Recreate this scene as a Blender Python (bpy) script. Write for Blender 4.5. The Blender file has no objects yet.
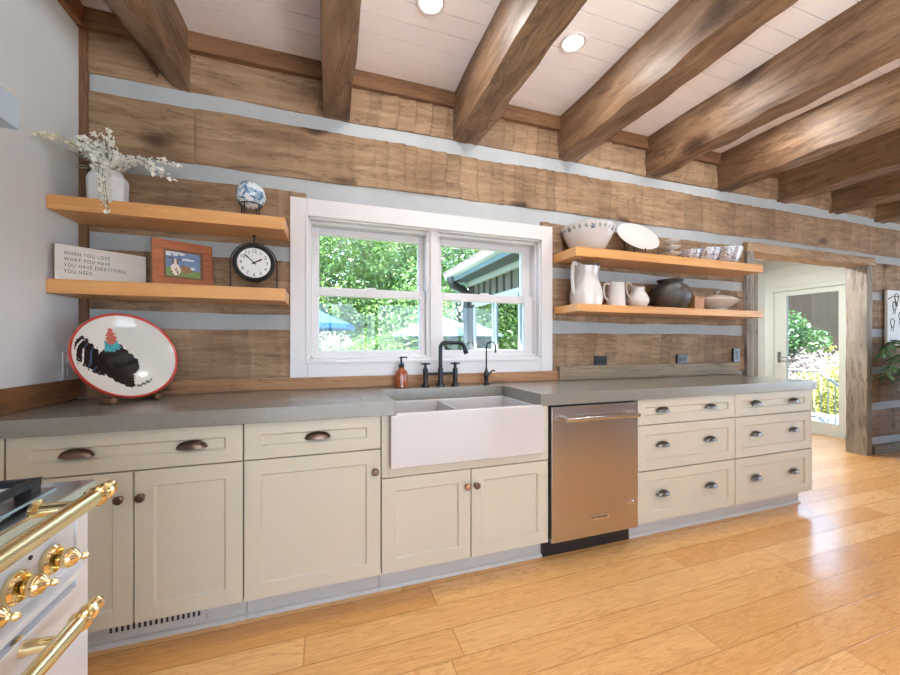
import bpy, bmesh, math, random
from mathutils import Vector, Matrix
PI = math.pi
SC = bpy.context.scene
COL = SC.collection
rnd = random.Random(7)

# ------------------------------------------------------------------ materials
def lin(c):
    c = c / 255.0
    return c / 12.92 if c <= 0.04045 else ((c + 0.055) / 1.055) ** 2.4
def rgb(r, g, b): return (lin(r), lin(g), lin(b), 1.0)

def newmat(name):
    m = bpy.data.materials.new(name); m.use_nodes = True
    nt = m.node_tree
    b = nt.nodes.get('Principled BSDF')
    return m, nt, b
def nd(nt, t, **kw):
    n = nt.nodes.new(t)
    for k, v in kw.items(): setattr(n, k, v)
    return n
def setin(n, **kw):
    for k, v in kw.items():
        n.inputs[k.replace('_', ' ')].default_value = v
def coords(nt, scale=(1, 1, 1), rot=(0, 0, 0)):
    tc = nd(nt, 'ShaderNodeTexCoord'); mp = nd(nt, 'ShaderNodeMapping')
    mp.inputs['Scale'].default_value = scale; mp.inputs['Rotation'].default_value = rot
    nt.links.new(tc.outputs['Object'], mp.inputs['Vector'])
    return mp.outputs['Vector']
def noise(nt, vec, scale, detail=3, rough=0.55, dist=0.0):
    n = nd(nt, 'ShaderNodeTexNoise')
    n.inputs['Scale'].default_value = scale; n.inputs['Detail'].default_value = detail
    n.inputs['Roughness'].default_value = rough; n.inputs['Distortion'].default_value = dist
    if vec is not None: nt.links.new(vec, n.inputs['Vector'])
    return n.outputs['Fac']
def ramp(nt, fac, stops):
    r = nd(nt, 'ShaderNodeValToRGB'); e = r.color_ramp.elements
    while len(e) > 1: e.remove(e[0])
    e[0].position = stops[0][0]; e[0].color = stops[0][1]
    for p, c in stops[1:]:
        x = e.new(p); x.color = c
    nt.links.new(fac, r.inputs['Fac'])
    return r.outputs['Color']
def mixc(nt, a, b, fac, mode='MIX'):
    m = nd(nt, 'ShaderNodeMix', data_type='RGBA', blend_type=mode)
    for s, v in ((m.inputs[0], fac), (m.inputs[6], a), (m.inputs[7], b)):
        if hasattr(v, 'links') or hasattr(v, 'is_linked'): nt.links.new(v, s)
        else: s.default_value = v
    return m.outputs[2]
def bump(nt, b, h, strength=0.3, dist=0.01, prev=None):
    n = nd(nt, 'ShaderNodeBump'); n.inputs['Strength'].default_value = strength; n.inputs['Distance'].default_value = dist
    nt.links.new(h, n.inputs['Height'])
    nt.links.new(n.outputs['Normal'], b.inputs['Normal'])
def math_(nt, op, a, b=None, c=None):
    m = nd(nt, 'ShaderNodeMath', operation=op)
    for i, v in enumerate((a, b, c)):
        if v is None: continue
        if hasattr(v, 'is_linked'): nt.links.new(v, m.inputs[i])
        else: m.inputs[i].default_value = v
    return m.outputs[0]

def plain(name, col, rough=0.5, metal=0.0, var=0.04, nscale=6.0, bstr=0.0, bscale=60, coat=0.0, spec=None):
    m, nt, b = newmat(name)
    v = coords(nt)
    f = noise(nt, v, nscale)
    lo = tuple(max(0, c * (1 - var)) for c in col[:3]) + (1,); hi = tuple(min(1, c * (1 + var)) for c in col[:3]) + (1,)
    nt.links.new(ramp(nt, f, [(0.3, lo), (0.7, hi)]), b.inputs['Base Color'])
    setin(b, Roughness=rough, Metallic=metal)
    b.inputs['Coat Weight'].default_value = coat
    if spec is not None: b.inputs['Specular IOR Level'].default_value = spec
    if bstr: bump(nt, b, noise(nt, v, bscale), bstr, 0.004)
    return m

def wood(name, stops, grain=(2, 20, 30), rough=0.5, crack=0.0, knots=0.0, bstr=0.15, big=1.3, kscale=(1.6, 1.6, 3.6), coat=0.0, fine=0.35, tone=False):
    """grain: scale per axis (small = along the grain)."""
    m, nt, b = newmat(name)
    v = coords(nt, grain)
    f1 = noise(nt, v, 1.0, 6, 0.62, 0.9)
    v2 = coords(nt)
    f2 = noise(nt, v2, big, 2, 0.5)
    f = math_(nt, 'ADD', math_(nt, 'MULTIPLY', f1, 0.62), math_(nt, 'MULTIPLY', f2, 0.38))
    c = ramp(nt, f, stops)
    v3 = coords(nt, tuple(g * 4 for g in grain))
    f3 = noise(nt, v3, 1.0, 4, 0.7)
    c = mixc(nt, c, ramp(nt, f3, [(0.35, (0.55, 0.5, 0.46, 1)), (0.62, (1, 1, 1, 1))]), fine, 'MULTIPLY')
    h = f3
    if crack:
        v4 = coords(nt, tuple(g * 0.55 for g in grain))
        f4 = noise(nt, v4, 1.0, 5, 0.6, 0.4)
        line = math_(nt, 'ABSOLUTE', math_(nt, 'SUBTRACT', f4, 0.5))
        cm = ramp(nt, line, [(0.0, (0.16, 0.11, 0.08, 1)), (0.008 * crack, (0.4, 0.33, 0.28, 1)), (0.022 * crack, (1, 1, 1, 1))])
        c = mixc(nt, c, cm, 0.55, 'MULTIPLY')
    if knots:
        vk = coords(nt, kscale)
        wob = noise(nt, v2, 9.0, 2)
        vo = nd(nt, 'ShaderNodeTexVoronoi'); vo.inputs['Scale'].default_value = 1.0; vo.inputs['Randomness'].default_value = 1.0
        nt.links.new(vk, vo.inputs['Vector'])
        d = math_(nt, 'ADD', vo.outputs['Distance'], math_(nt, 'MULTIPLY', wob, 0.10))
        km = ramp(nt, d, [(0.05 + 0.06 * knots, (0.20, 0.13, 0.10, 1)), (0.08 + 0.07 * knots, (0.45, 0.36, 0.3, 1)), (0.13 + 0.09 * knots, (1, 1, 1, 1))])
        c = mixc(nt, c, km, 0.9, 'MULTIPLY')
    if tone:
        ta = nd(nt, 'ShaderNodeAttribute', attribute_name='tone')
        c = mixc(nt, c, ta.outputs['Color'], 1.0, 'MULTIPLY')
    nt.links.new(c, b.inputs['Base Color'])
    setin(b, Roughness=rough); b.inputs['Coat Weight'].default_value = coat; b.inputs['Coat Roughness'].default_value = 0.15
    if bstr: bump(nt, b, h, bstr, 0.004)
    return m

M = {}
M['log'] = wood('hewn log wood', [(0.25, rgb(98, 72, 50)), (0.42, rgb(126, 98, 72)), (0.55, rgb(148, 120, 92)), (0.72, rgb(170, 146, 120))], (2.6, 14, 20), 0.75, 0.6, 1.0, 0.25, 2.2, tone=True, fine=.26)
M['beam'] = wood('hewn beam wood', [(0.25, rgb(82, 59, 42)), (0.42, rgb(108, 81, 58)), (0.55, rgb(130, 102, 76)), (0.72, rgb(160, 136, 110))], (16, 2.2, 16), 0.5, 1.0, 1.0, 0.35, 1.6, (2.2, 1.2, 2.2))
M['ledger'] = wood('dark trim board', [(0.25, rgb(86, 58, 36)), (0.5, rgb(120, 84, 54)), (0.75, rgb(146, 106, 70))], (1.8, 20, 24), 0.6, 0.8, 0.6, 0.2)
M['ledger_v'] = wood('dark upright board', [(0.25, rgb(86, 56, 36)), (0.5, rgb(118, 80, 52)), (0.75, rgb(146, 104, 68))], (24, 20, 1.8), 0.6, 0.8, 0.4, 0.2)
M['ledger_y'] = wood('dark side board', [(0.25, rgb(96, 64, 40)), (0.5, rgb(132, 90, 56)), (0.75, rgb(164, 118, 74))], (20, 2.5, 24), 0.6, 0.8, 0.4, 0.2)
M['backboard'] = wood('back board', [(0.25, rgb(132, 92, 60)), (0.5, rgb(166, 122, 84)), (0.75, rgb(188, 146, 106))], (1.8, 20, 26), 0.6, 0.8, 0.8, 0.2)
M['greyboard'] = wood('weathered board', [(0.25, rgb(106, 92, 74)), (0.5, rgb(138, 124, 102)), (0.75, rgb(160, 146, 124))], (1.6, 20, 26), 0.7, 0.9, 0.8, 0.25)
M['casing_hewn'] = wood('hewn casing', [(0.25, rgb(112, 104, 95)), (0.5, rgb(144, 137, 127)), (0.75, rgb(172, 167, 160))], (18, 14, 1.6), 0.7, 1.2, 0.8, 0.35, 1.8, (2.0, 2.0, 1.4))
M['header_hewn'] = wood('hewn header', [(0.25, rgb(126, 98, 70)), (0.5, rgb(168, 136, 102)), (0.75, rgb(200, 172, 142))], (1.6, 14, 18), 0.7, 1.2, 0.8, 0.35)
M['shelf'] = wood('honey oak', [(0.25, rgb(186, 128, 70)), (0.5, rgb(212, 156, 94)), (0.75, rgb(228, 178, 118))], (1.4, 22, 36), 0.42, 0, 0, 0.05, 1.2, fine=0.18)
M['frame_wood'] = wood('chestnut frame', [(0.25, rgb(120, 62, 28)), (0.5, rgb(164, 92, 46)), (0.75, rgb(190, 118, 66))], (6, 20, 20), 0.4, 0, 0, 0.08)
M['boxwood'] = wood('small box wood', [(0.25, rgb(140, 94, 60)), (0.5, rgb(176, 128, 88)), (0.75, rgb(196, 150, 110))], (6, 24, 24), 0.5, 0, 0, 0.08)
M['sign_face'] = wood('whitewashed sign', [(0.25, rgb(206, 198, 186)), (0.5, rgb(224, 218, 208)), (0.75, rgb(236, 232, 224))], (3, 20, 30), 0.6, 0, 0, 0.08, fine=0.1)
M['chink'] = plain('chinking', rgb(168, 172, 174), 0.85, 0, 0.07, 5, 0.35, 45)
M['wallpaint'] = plain('wall paint', rgb(236, 241, 244), 0.6, 0, 0.02, 2, 0.05, 120)
M['whitetrim'] = plain('window white', rgb(216, 213, 214), 0.35, 0, 0.015, 3)
M['ceilpaint'] = plain('ceiling plank paint', rgb(246, 242, 242), 0.5, 0, 0.03, 3, 0.06, 50)
M['cab'] = plain('cream cabinet paint', rgb(200, 194, 175), 0.38, 0, 0.015, 2)
M['toe'] = plain('pale toe paint', rgb(190, 188, 184), 0.45, 0, 0.02, 3)
M['gapdark'] = plain('cabinet carcass inside', rgb(120, 104, 84), 0.7)
M['quartz'] = plain('grey quartz', rgb(128, 124, 115), 0.25, 0, 0.05, 40, spec=.8)
M['porcelain'] = plain('white fireclay', rgb(204, 200, 198), 0.12, 0, 0.01, 3, coat=0.4)
M['china'] = plain('white china', rgb(214, 211, 209), 0.15, 0, 0.02, 8, coat=0.3)
M['ironstone'] = plain('grey white ironstone', rgb(196, 190, 184), 0.2, 0, 0.1, 10, coat=0.3)
M['platerim'] = plain('faint rim motif', rgb(212, 210, 210), 0.15, 0, 0.02, 8, coat=0.3)
M['chalk'] = plain('white cement pot', rgb(232, 232, 232), 0.75, 0, 0.05, 14, 0.2, 40)
M['stainless'] = plain('brushed stainless', (0.56, 0.51, 0.47, 1), 0.27, 1.0, 0.05, 3)
M['chrome'] = plain('bright steel', (0.75, 0.75, 0.76, 1), 0.13, 1.0, 0.02, 3)
M['brass'] = plain('polished brass', (0.88, 0.72, 0.40, 1), 0.16, 1.0, 0.04, 4)
M['bronze'] = plain('oil rubbed bronze', (0.17, 0.115, 0.085, 1), 0.32, 1.0, 0.2, 30)
M['copperknob'] = plain('copper bronze', (0.42, 0.22, 0.13, 1), 0.3, 1.0, 0.15, 30)
M['pewter'] = plain('dark pewter', (0.2, 0.19, 0.18, 1), 0.3, 1.0, 0.15, 30)
M['black'] = plain('black metal', rgb(30, 33, 37), 0.38, 0.4, 0.1, 10)
M['blackplastic'] = plain('black plastic', rgb(26, 30, 36), 0.3, 0, 0.1, 10)
M['grate'] = plain('cast iron', rgb(44, 46, 50), 0.5, 0.3, 0.1, 20, 0.1, 120)
M['enamel'] = plain('white enamel', rgb(228, 230, 234), 0.15, 0, 0.01, 3, coat=0.5)
M['cooktop'] = plain('steel cooktop', (0.42, 0.41, 0.41, 1), 0.28, 1.0, 0.05, 6)
M['nosing'] = plain('polished range nosing', (0.66, 0.76, 0.74, 1), 0.13, 1.0, 0.04, 6)
M['hood'] = plain('hood steel', (0.55, 0.72, 0.90, 1), 0.35, 0.5, 0.06, 8)
M['red'] = plain('red rim glaze', rgb(186, 62, 50), 0.15, 0, 0.12, 12, coat=0.4)
M['cream'] = plain('bowl cream glaze', rgb(226, 222, 212), 0.12, 0, 0.03, 8, coat=0.4)
M['rblack'] = plain('rooster black glaze', rgb(22, 24, 28), 0.12, 0, 0.5, 60, coat=0.4)
M['rteal'] = plain('rooster teal glaze', rgb(64, 150, 160), 0.12, 0, 0.3, 40, coat=0.4)
M['rnavy'] = plain('rooster navy glaze', rgb(46, 66, 92), 0.12, 0, 0.3, 40, coat=0.4)
M['rcomb'] = plain('rooster comb glaze', rgb(184, 100, 88), 0.12, 0, 0.2, 60, coat=0.4)
M['rgrass'] = plain('painted grass glaze', rgb(110, 112, 96), 0.12, 0, 0.5, 60, coat=0.4)
M['ink'] = plain('dark ink', rgb(70, 68, 66), 0.7)
M['clockface'] = plain('clock face white', rgb(232, 232, 228), 0.5, 0, 0.01)
M['sage'] = plain('sage motif glaze', rgb(128, 140, 124), 0.2, 0, 0.2, 40)
M['bluegrey'] = plain('blue grey motif glaze', rgb(98, 106, 124), 0.2, 0, 0.2, 40)
M['darkpot'] = plain('charcoal stoneware', rgb(70, 66, 64), 0.4, 0, 0.25, 14, 0.2, 60)
M['petal'] = plain('white petals', rgb(244, 242, 232), 0.6, 0, 0.03, 20)
M['bud'] = plain('cream buds', rgb(226, 218, 190), 0.6, 0, 0.08, 20)
M['stem'] = plain('stem green', rgb(92, 104, 66), 0.6, 0, 0.15, 20)
M['sageleaf'] = plain('grey green leaves', rgb(128, 142, 120), 0.6, 0, 0.15, 20)
M['outside_dark'] = plain('dark siding', rgb(86, 84, 74), 0.7, 0, 0.06, 4)
M['batten'] = plain('dark batten', rgb(58, 57, 52), 0.7, 0, 0.06, 4)
M['fascia'] = plain('pale fascia paint', rgb(168, 174, 178), 0.5)
M['gutter'] = plain('blue grey gutter', rgb(96, 116, 124), 0.4, 0.2)
M['soffit'] = plain('grey soffit', rgb(62, 70, 74), 0.6)
M['downpipe'] = plain('dark downpipe', rgb(40, 46, 48), 0.4, 0.3)
M['shingle'] = plain('roof shingle', rgb(98, 88, 90), 0.85, 0, 0.3, 9, 0.4, 40)
M['umb_blue'] = plain('blue canvas', rgb(18, 84, 144), 0.7)
M['umb_white'] = plain('pale aqua canvas', rgb(150, 176, 178), 0.7)
M['rail'] = plain('grey green rail', rgb(150, 156, 146), 0.45, 0.2)
M['deck'] = plain('deck stone', rgb(216, 212, 206), 0.8, 0, 0.1, 4)
M['fence'] = wood('dark barn boards', [(0.25, rgb(27, 19, 9)), (0.5, rgb(38, 28, 15)), (0.75, rgb(48, 36, 21))], (8, 8, 0.8), 0.95, 0, 0, 0.1)
M['bark'] = plain('bark', rgb(120, 112, 98), 0.9, 0, 0.3, 14, 0.5, 30)
M['grassland'] = plain('lawn', rgb(96, 108, 70), 0.9, 0, 0.2, 3, 0.3, 60)
M['doorpaint'] = plain('pale sage door paint', rgb(206, 213, 208), 0.4, 0, 0.02)
M['entrywall'] = plain('pale entry wall', rgb(212, 217, 214), 0.6, 0, 0.02)
M['terracotta'] = plain('plant pot', rgb(150, 140, 128), 0.7, 0, 0.1)

def glass_thin(name, tint=(1, 1, 1, 1), refl=0.06):
    m, nt, b = newmat(name)
    nt.nodes.remove(b)
    out = [n for n in nt.nodes if n.type == 'OUTPUT_MATERIAL'][0]
    t = nd(nt, 'ShaderNodeBsdfTransparent'); t.inputs['Color'].default_value = tint
    g = nd(nt, 'ShaderNodeBsdfGlossy'); g.inputs['Roughness'].default_value = 0.02
    lw = nd(nt, 'ShaderNodeFresnel'); lw.inputs['IOR'].default_value = 1.2
    f = math_(nt, 'MULTIPLY_ADD', lw.outputs['Fac'], 0.8, refl * 0.3)
    mx = nd(nt, 'ShaderNodeMixShader')
    nt.links.new(f, mx.inputs[0]); nt.links.new(t.outputs[0], mx.inputs[1]); nt.links.new(g.outputs[0], mx.inputs[2])
    nt.links.new(mx.outputs[0], out.inputs['Surface'])
    return m
M['glass'] = glass_thin('window glass')
def make_mirrorglass():
    m, nt, b = newmat('dark reflective glass')
    setin(b, Roughness=0.02, Metallic=1.0); b.inputs['Base Color'].default_value = (0.33, 0.36, 0.34, 1)
    return m
M['wingglass'] = make_mirrorglass()
def make_amber():
    m, nt, b = newmat('amber glass')
    v = coords(nt); f = noise(nt, v, 30)
    nt.links.new(ramp(nt, f, [(0.3, rgb(176, 84, 44)), (0.7, rgb(206, 108, 62))]), b.inputs['Base Color'])
    setin(b, Roughness=0.08); b.inputs['Transmission Weight'].default_value = 0.45; b.inputs['Coat Weight'].default_value = 0.6
    return m
M['amber'] = make_amber()
def make_orb():
    m, nt, b = newmat('mottled blue glass')
    v = coords(nt)
    f = noise(nt, v, 22, 4, 0.6, 0.8)
    c = ramp(nt, f, [(0.36, rgb(62, 96, 132)), (0.46, rgb(150, 178, 200)), (0.52, rgb(226, 232, 236)), (0.64, rgb(206, 214, 220)), (0.7, rgb(60, 64, 76))])
    nt.links.new(c, b.inputs['Base Color']); setin(b, Roughness=0.07)
    b.inputs['Coat Weight'].default_value = 0.8
    return m
M['orb'] = make_orb()
def make_basket():
    m, nt, b = newmat('etched silver pattern')
    v = coords(nt, (1, 1, 1))
    w = nd(nt, 'ShaderNodeTexVoronoi'); w.inputs['Scale'].default_value = 70
    nt.links.new(v, w.inputs['Vector'])
    c = ramp(nt, w.outputs['Distance'], [(0.2, rgb(214, 214, 218)), (0.5, rgb(186, 184, 188)), (0.8, rgb(132, 132, 140))])
    nt.links.new(c, b.inputs['Base Color']); setin(b, Roughness=0.25, Metallic=0.35)
    bump(nt, b, w.outputs['Distance'], 0.4, 0.004)
    return m
M['etched'] = make_basket()
def emis(name, col, s):
    m, nt, b = newmat(name)
    b.inputs['Emission Color'].default_value = col; b.inputs['Emission Strength'].default_value = s
    b.inputs['Base Color'].default_value = col
    return m
M['lens'] = emis('lamp lens', (1.0, 0.93, 0.82, 1), 14.0)

def leafmat(name, c0, c1, c2, trans=0.45, nscale=1.1, tint=None):
    m, nt, b = newmat(name)
    nt.nodes.remove(b)
    out = [n for n in nt.nodes if n.type == 'OUTPUT_MATERIAL'][0]
    v = coords(nt)
    f = noise(nt, v, nscale, 3, 0.6)
    f2 = noise(nt, v, nscale * 14, 2, 0.6)
    f = math_(nt, 'ADD', math_(nt, 'MULTIPLY', f, 0.55), math_(nt, 'MULTIPLY', f2, 0.45))
    c = ramp(nt, f, [(0.36, tuple(q * .55 for q in c0[:3]) + (1,)), (0.5, tuple(q * .55 for q in c1[:3]) + (1,)), (0.62, tuple(q * .6 for q in c2[:3]) + (1,))])
    d = nd(nt, 'ShaderNodeBsdfDiffuse'); t = nd(nt, 'ShaderNodeBsdfTranslucent'); g = nd(nt, 'ShaderNodeBsdfGlossy')
    g.inputs['Roughness'].default_value = 0.45
    nt.links.new(c, d.inputs['Color']); nt.links.new(c, t.inputs['Color'])
    mx = nd(nt, 'ShaderNodeMixShader'); mx.inputs[0].default_value = trans
    nt.links.new(d.outputs[0], mx.inputs[1]); nt.links.new(t.outputs[0], mx.inputs[2])
    m2 = nd(nt, 'ShaderNodeMixShader'); m2.inputs[0].default_value = 0.06
    nt.links.new(mx.outputs[0], m2.inputs[1]); nt.links.new(g.outputs[0], m2.inputs[2])
    nt.links.new(m2.outputs[0], out.inputs['Surface'])
    return m
M['leaf_bright'] = leafmat('bright tree leaves', rgb(78, 128, 56), rgb(128, 176, 84), rgb(182, 214, 128))
M['leaf_mid'] = leafmat('mid tree leaves', rgb(52, 100, 50), rgb(92, 142, 70), rgb(140, 184, 100))
M['leaf_dark'] = leafmat('dark tree leaves', rgb(36, 76, 44), rgb(62, 112, 58), rgb(96, 146, 76))
M['leaf_yellow'] = leafmat('yellow shrub leaves', rgb(150, 164, 60), rgb(204, 204, 96), rgb(232, 228, 150))
M['leaf_pink'] = leafmat('pale blossom', rgb(214, 190, 184), rgb(240, 224, 220), rgb(250, 244, 238))
M['leaf_house'] = leafmat('houseplant leaves', rgb(48, 92, 50), rgb(78, 130, 70), rgb(112, 160, 96), 0.3, 6)

def make_floor():
    m, nt, b = newmat('oak plank floor')
    tc = nd(nt, 'ShaderNodeTexCoord'); sep = nd(nt, 'ShaderNodeSeparateXYZ')
    nt.links.new(tc.outputs['Object'], sep.inputs[0])
    W_, L_ = 0.148, 1.9
    yr = math_(nt, 'DIVIDE', math_(nt, 'ADD', sep.outputs['Y'], 0.012), W_)
    row = math_(nt, 'FLOOR', yr)
    fy = math_(nt, 'FRACT', yr)
    wn = nd(nt, 'ShaderNodeTexWhiteNoise', noise_dimensions='1D'); nt.links.new(row, wn.inputs['W'])
    xr = math_(nt, 'ADD', math_(nt, 'DIVIDE', sep.outputs['X'], L_), math_(nt, 'MULTIPLY', wn.outputs['Value'], 7.3))
    colm = math_(nt, 'FLOOR', xr); fx = math_(nt, 'FRACT', xr)
    cmb = nd(nt, 'ShaderNodeCombineXYZ'); nt.links.new(row, cmb.inputs[0]); nt.links.new(colm, cmb.inputs[1])
    wn2 = nd(nt, 'ShaderNodeTexWhiteNoise', noise_dimensions='2D'); nt.links.new(cmb.outputs[0], wn2.inputs['Vector'])
    pid = wn2.outputs['Value']
    # grain, shifted per plank
    mp = nd(nt, 'ShaderNodeMapping'); mp.inputs['Scale'].default_value = (1.1, 13, 1)
    off = nd(nt, 'ShaderNodeCombineXYZ'); nt.links.new(math_(nt, 'MULTIPLY', pid, 40), off.inputs[0]); nt.links.new(math_(nt, 'MULTIPLY', pid, 17), off.inputs[2])
    add = nd(nt, 'ShaderNodeVectorMath', operation='ADD')
    nt.links.new(tc.outputs['Object'], mp.inputs['Vector']); nt.links.new(mp.outputs[0], add.inputs[0]); nt.links.new(off.outputs[0], add.inputs[1])
    g1 = noise(nt, add.outputs[0], 1.2, 4, 0.55, 1.6)
    # cathedral grain rings
    ring = math_(nt, 'FRACT', math_(nt, 'MULTIPLY', g1, 9.0))
    rl = math_(nt, 'ABSOLUTE', math_(nt, 'SUBTRACT', ring, 0.5))
    mp2 = nd(nt, 'ShaderNodeMapping'); mp2.inputs['Scale'].default_value = (5, 120, 1)
    nt.links.new(add.outputs[0], mp2.inputs['Vector'])
    mp2.inputs['Scale'].default_value = (3, 9, 1)
    g2 = noise(nt, mp2.outputs[0], 3.0, 4, 0.65)
    base = ramp(nt, pid, [(0.0, rgb(213, 161, 99)), (0.3, rgb(221, 171, 109)), (0.6, rgb(226, 178, 117)), (1.0, rgb(232, 188, 130))])
    c = mixc(nt, base, ramp(nt, rl, [(0.0, (0.70, 0.60, 0.48, 1)), (0.26, (1, 1, 1, 1))]), 0.6, 'MULTIPLY')
    c = mixc(nt, c, ramp(nt, g2, [(0.32, (0.80, 0.72, 0.62, 1)), (0.62, (1.04, 1.03, 1.02, 1))]), 0.8, 'MULTIPLY')
    # knots
    vk = nd(nt, 'ShaderNodeTexVoronoi'); vk.inputs['Scale'].default_value = 1.0
    mk = nd(nt, 'ShaderNodeMapping'); mk.inputs['Scale'].default_value = (1.3, 3.0, 1)
    nt.links.new(tc.outputs['Object'], mk.inputs['Vector']); nt.links.new(mk.outputs[0], vk.inputs['Vector'])
    c = mixc(nt, c, ramp(nt, vk.outputs['Distance'], [(0.02, (0.3, 0.2, 0.12, 1)), (0.06, (0.62, 0.5, 0.38, 1)), (0.12, (1, 1, 1, 1))]), 0.8, 'MULTIPLY')
    # seams
    ey = math_(nt, 'MINIMUM', fy, math_(nt, 'SUBTRACT', 1.0, fy))
    ex = math_(nt, 'MINIMUM', fx, math_(nt, 'SUBTRACT', 1.0, fx))
    seam = math_(nt, 'MINIMUM', math_(nt, 'MULTIPLY', ey, W_), math_(nt, 'MULTIPLY', ex, L_))
    c = mixc(nt, c, ramp(nt, seam, [(0.0008, (0.45, 0.34, 0.25, 1)), (0.0028, (1, 1, 1, 1))]), 0.75, 'MULTIPLY')
    nt.links.new(c, b.inputs['Base Color'])
    setin(b, Roughness=0.27)
    b.inputs['Coat Weight'].default_value = 0.25; b.inputs['Coat Roughness'].default_value = 0.12
    bump(nt, b, ramp(nt, seam, [(0.0, (0, 0, 0, 1)), (0.003, (1, 1, 1, 1))]), 0.25, 0.002)
    return m
M['floor'] = make_floor()

# ------------------------------------------------------------------ mesh builder
class MB:
    def __init__(self): self.v = []; self.f = []; self.m = []; self.tone = None
    def add(self, vs, fs, m=0, mat=None):
        o = len(self.v)
        if mat is not None: vs = [tuple(mat @ Vector(p)) for p in vs]
        self.v += [tuple(p) for p in vs]
        self.f += [tuple(i + o for i in f) for f in fs]
        self.m += [m] * len(fs) if isinstance(m, int) else list(m)
        return self
    def box(self, x0, x1, y0, y1, z0, z1, m=0, mat=None):
        ex, ey, ez = (min(1e-4, abs(d) * .04) for d in (x1 - x0, y1 - y0, z1 - z0))   # hairline joints keep neighbours separate
        x0 += ex; x1 -= ex; y0 += ey; y1 -= ey; z0 += ez; z1 -= ez
        vs = [(x0, y0, z0), (x1, y0, z0), (x1, y1, z0), (x0, y1, z0), (x0, y0, z1), (x1, y0, z1), (x1, y1, z1), (x0, y1, z1)]
        fs = [(0, 3, 2, 1), (4, 5, 6, 7), (0, 1, 5, 4), (1, 2, 6, 5), (2, 3, 7, 6), (3, 0, 4, 7)]
        return self.add(vs, fs, m, mat)
    def prism(self, poly, t0, t1, axis='y', m=0, mat=None):
        """poly of 2D points; axis is the extrusion axis; 2D = the other two axes in order."""
        n = len(poly); vs = []
        for t in (t0, t1):
            for a, b in poly:
                vs.append({'x': (t, a, b), 'y': (a, t, b), 'z': (a, b, t)}[axis])
        fs = [tuple(range(n)), tuple(range(2 * n - 1, n - 1, -1))]
        fs += [(i, i + n, (i + 1) % n + n, (i + 1) % n) for i in range(n)]
        return self.add(vs, fs, m, mat)
    def lathe(self, prof, c=(0, 0, 0), seg=32, m=0, mat=None, sx=1.0, sy=1.0, mats=None, cap=True):
        vs = []; fs = []; ms = []
        for r, z in prof:
            r = max(r, 1e-5)
            for k in range(seg):
                a = 2 * PI * k / seg
                vs.append((c[0] + r * sx * math.cos(a), c[1] + r * sy * math.sin(a), c[2] + z))
        for i in range(len(prof) - 1):
            for k in range(seg):
                k2 = (k + 1) % seg
                fs.append((i * seg + k, i * seg + k2, (i + 1) * seg + k2, (i + 1) * seg + k))
                ms.append(mats[i] if mats else m)
        for i, fl in ((0, True), (len(prof) - 1, False)):
            if cap and prof[i][0] > 1e-4:
                ring = [i * seg + k for k in range(seg)]
                fs.append(tuple(reversed(ring)) if fl else tuple(ring)); ms.append(mats[min(i, len(prof) - 2)] if mats else m)
        return self.add(vs, fs, ms, mat)
    def tube(self, pts, r, seg=10, m=0, mat=None, cap=True):
        pts = [Vector(p) for p in pts]; n = len(pts)
        rs = r if isinstance(r, (list, tuple)) else [r] * n
        vs = []; fs = []; up = None
        for i, p in enumerate(pts):
            t = (pts[min(i + 1, n - 1)] - pts[max(i - 1, 0)]).normalized()
            if up is None:
                up = Vector((0, 0, 1)) if abs(t.z) < 0.9 else Vector((1, 0, 0))
            s = t.cross(up).normalized(); up = s.cross(t).normalized()
            for k in range(seg):
                a = 2 * PI * k / seg
                vs.append(tuple(p + (s * math.cos(a) + up * math.sin(a)) * rs[i]))
        for i in range(n - 1):
            for k in range(seg):
                k2 = (k + 1) % seg
                fs.append((i * seg + k, i * seg + k2, (i + 1) * seg + k2, (i + 1) * seg + k))
        if cap:
            fs.append(tuple(range(seg - 1, -1, -1))); fs.append(tuple((n - 1) * seg + k for k in range(seg)))
        return self.add(vs, fs, m, mat)
    def sphere(self, c, r, seg=24, rings=14, m=0, s=(1, 1, 1), mat=None):
        prof = [(r * math.sin(PI * i / rings), -r * math.cos(PI * i / rings)) for i in range(rings + 1)]
        vs = MB().lathe(prof, (0, 0, 0), seg)
        vv = [(c[0] + p[0] * s[0], c[1] + p[1] * s[1], c[2] + p[2] * s[2]) for p in vs.v]
        return self.add(vv, vs.f, m, mat)
    def mesh(self, name, mats, bevel=0.0, seg=2, angle=32, smooth=True):
        me = bpy.data.meshes.new(name)
        me.from_pydata(self.v, [], self.f)
        for mt in mats: me.materials.append(mt)
        me.polygons.foreach_set('material_index', self.m)
        if self.tone is not None:
            at = me.attributes.new('tone', 'FLOAT', 'POINT'); at.data.foreach_set('value', (self.tone + [1.0] * len(self.v))[:len(self.v)])
        bm = bmesh.new(); bm.from_mesh(me)
        if self.tone is None: bmesh.ops.remove_doubles(bm, verts=bm.verts, dist=2e-5)
        bmesh.ops.recalc_face_normals(bm, faces=bm.faces)
        if bevel > 0:
            es = [e for e in bm.edges if len(e.link_faces) == 2 and e.calc_face_angle(0) > math.radians(28)]
            bmesh.ops.bevel(bm, geom=es, offset=bevel, segments=seg, profile=0.5, affect='EDGES', clamp_overlap=True)
        bm.to_mesh(me); bm.free()
        if smooth:
            me.polygons.foreach_set('use_smooth', [True] * len(me.polygons))
            me.set_sharp_from_angle(angle=math.radians(angle))
        me.update()
        return me
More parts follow.
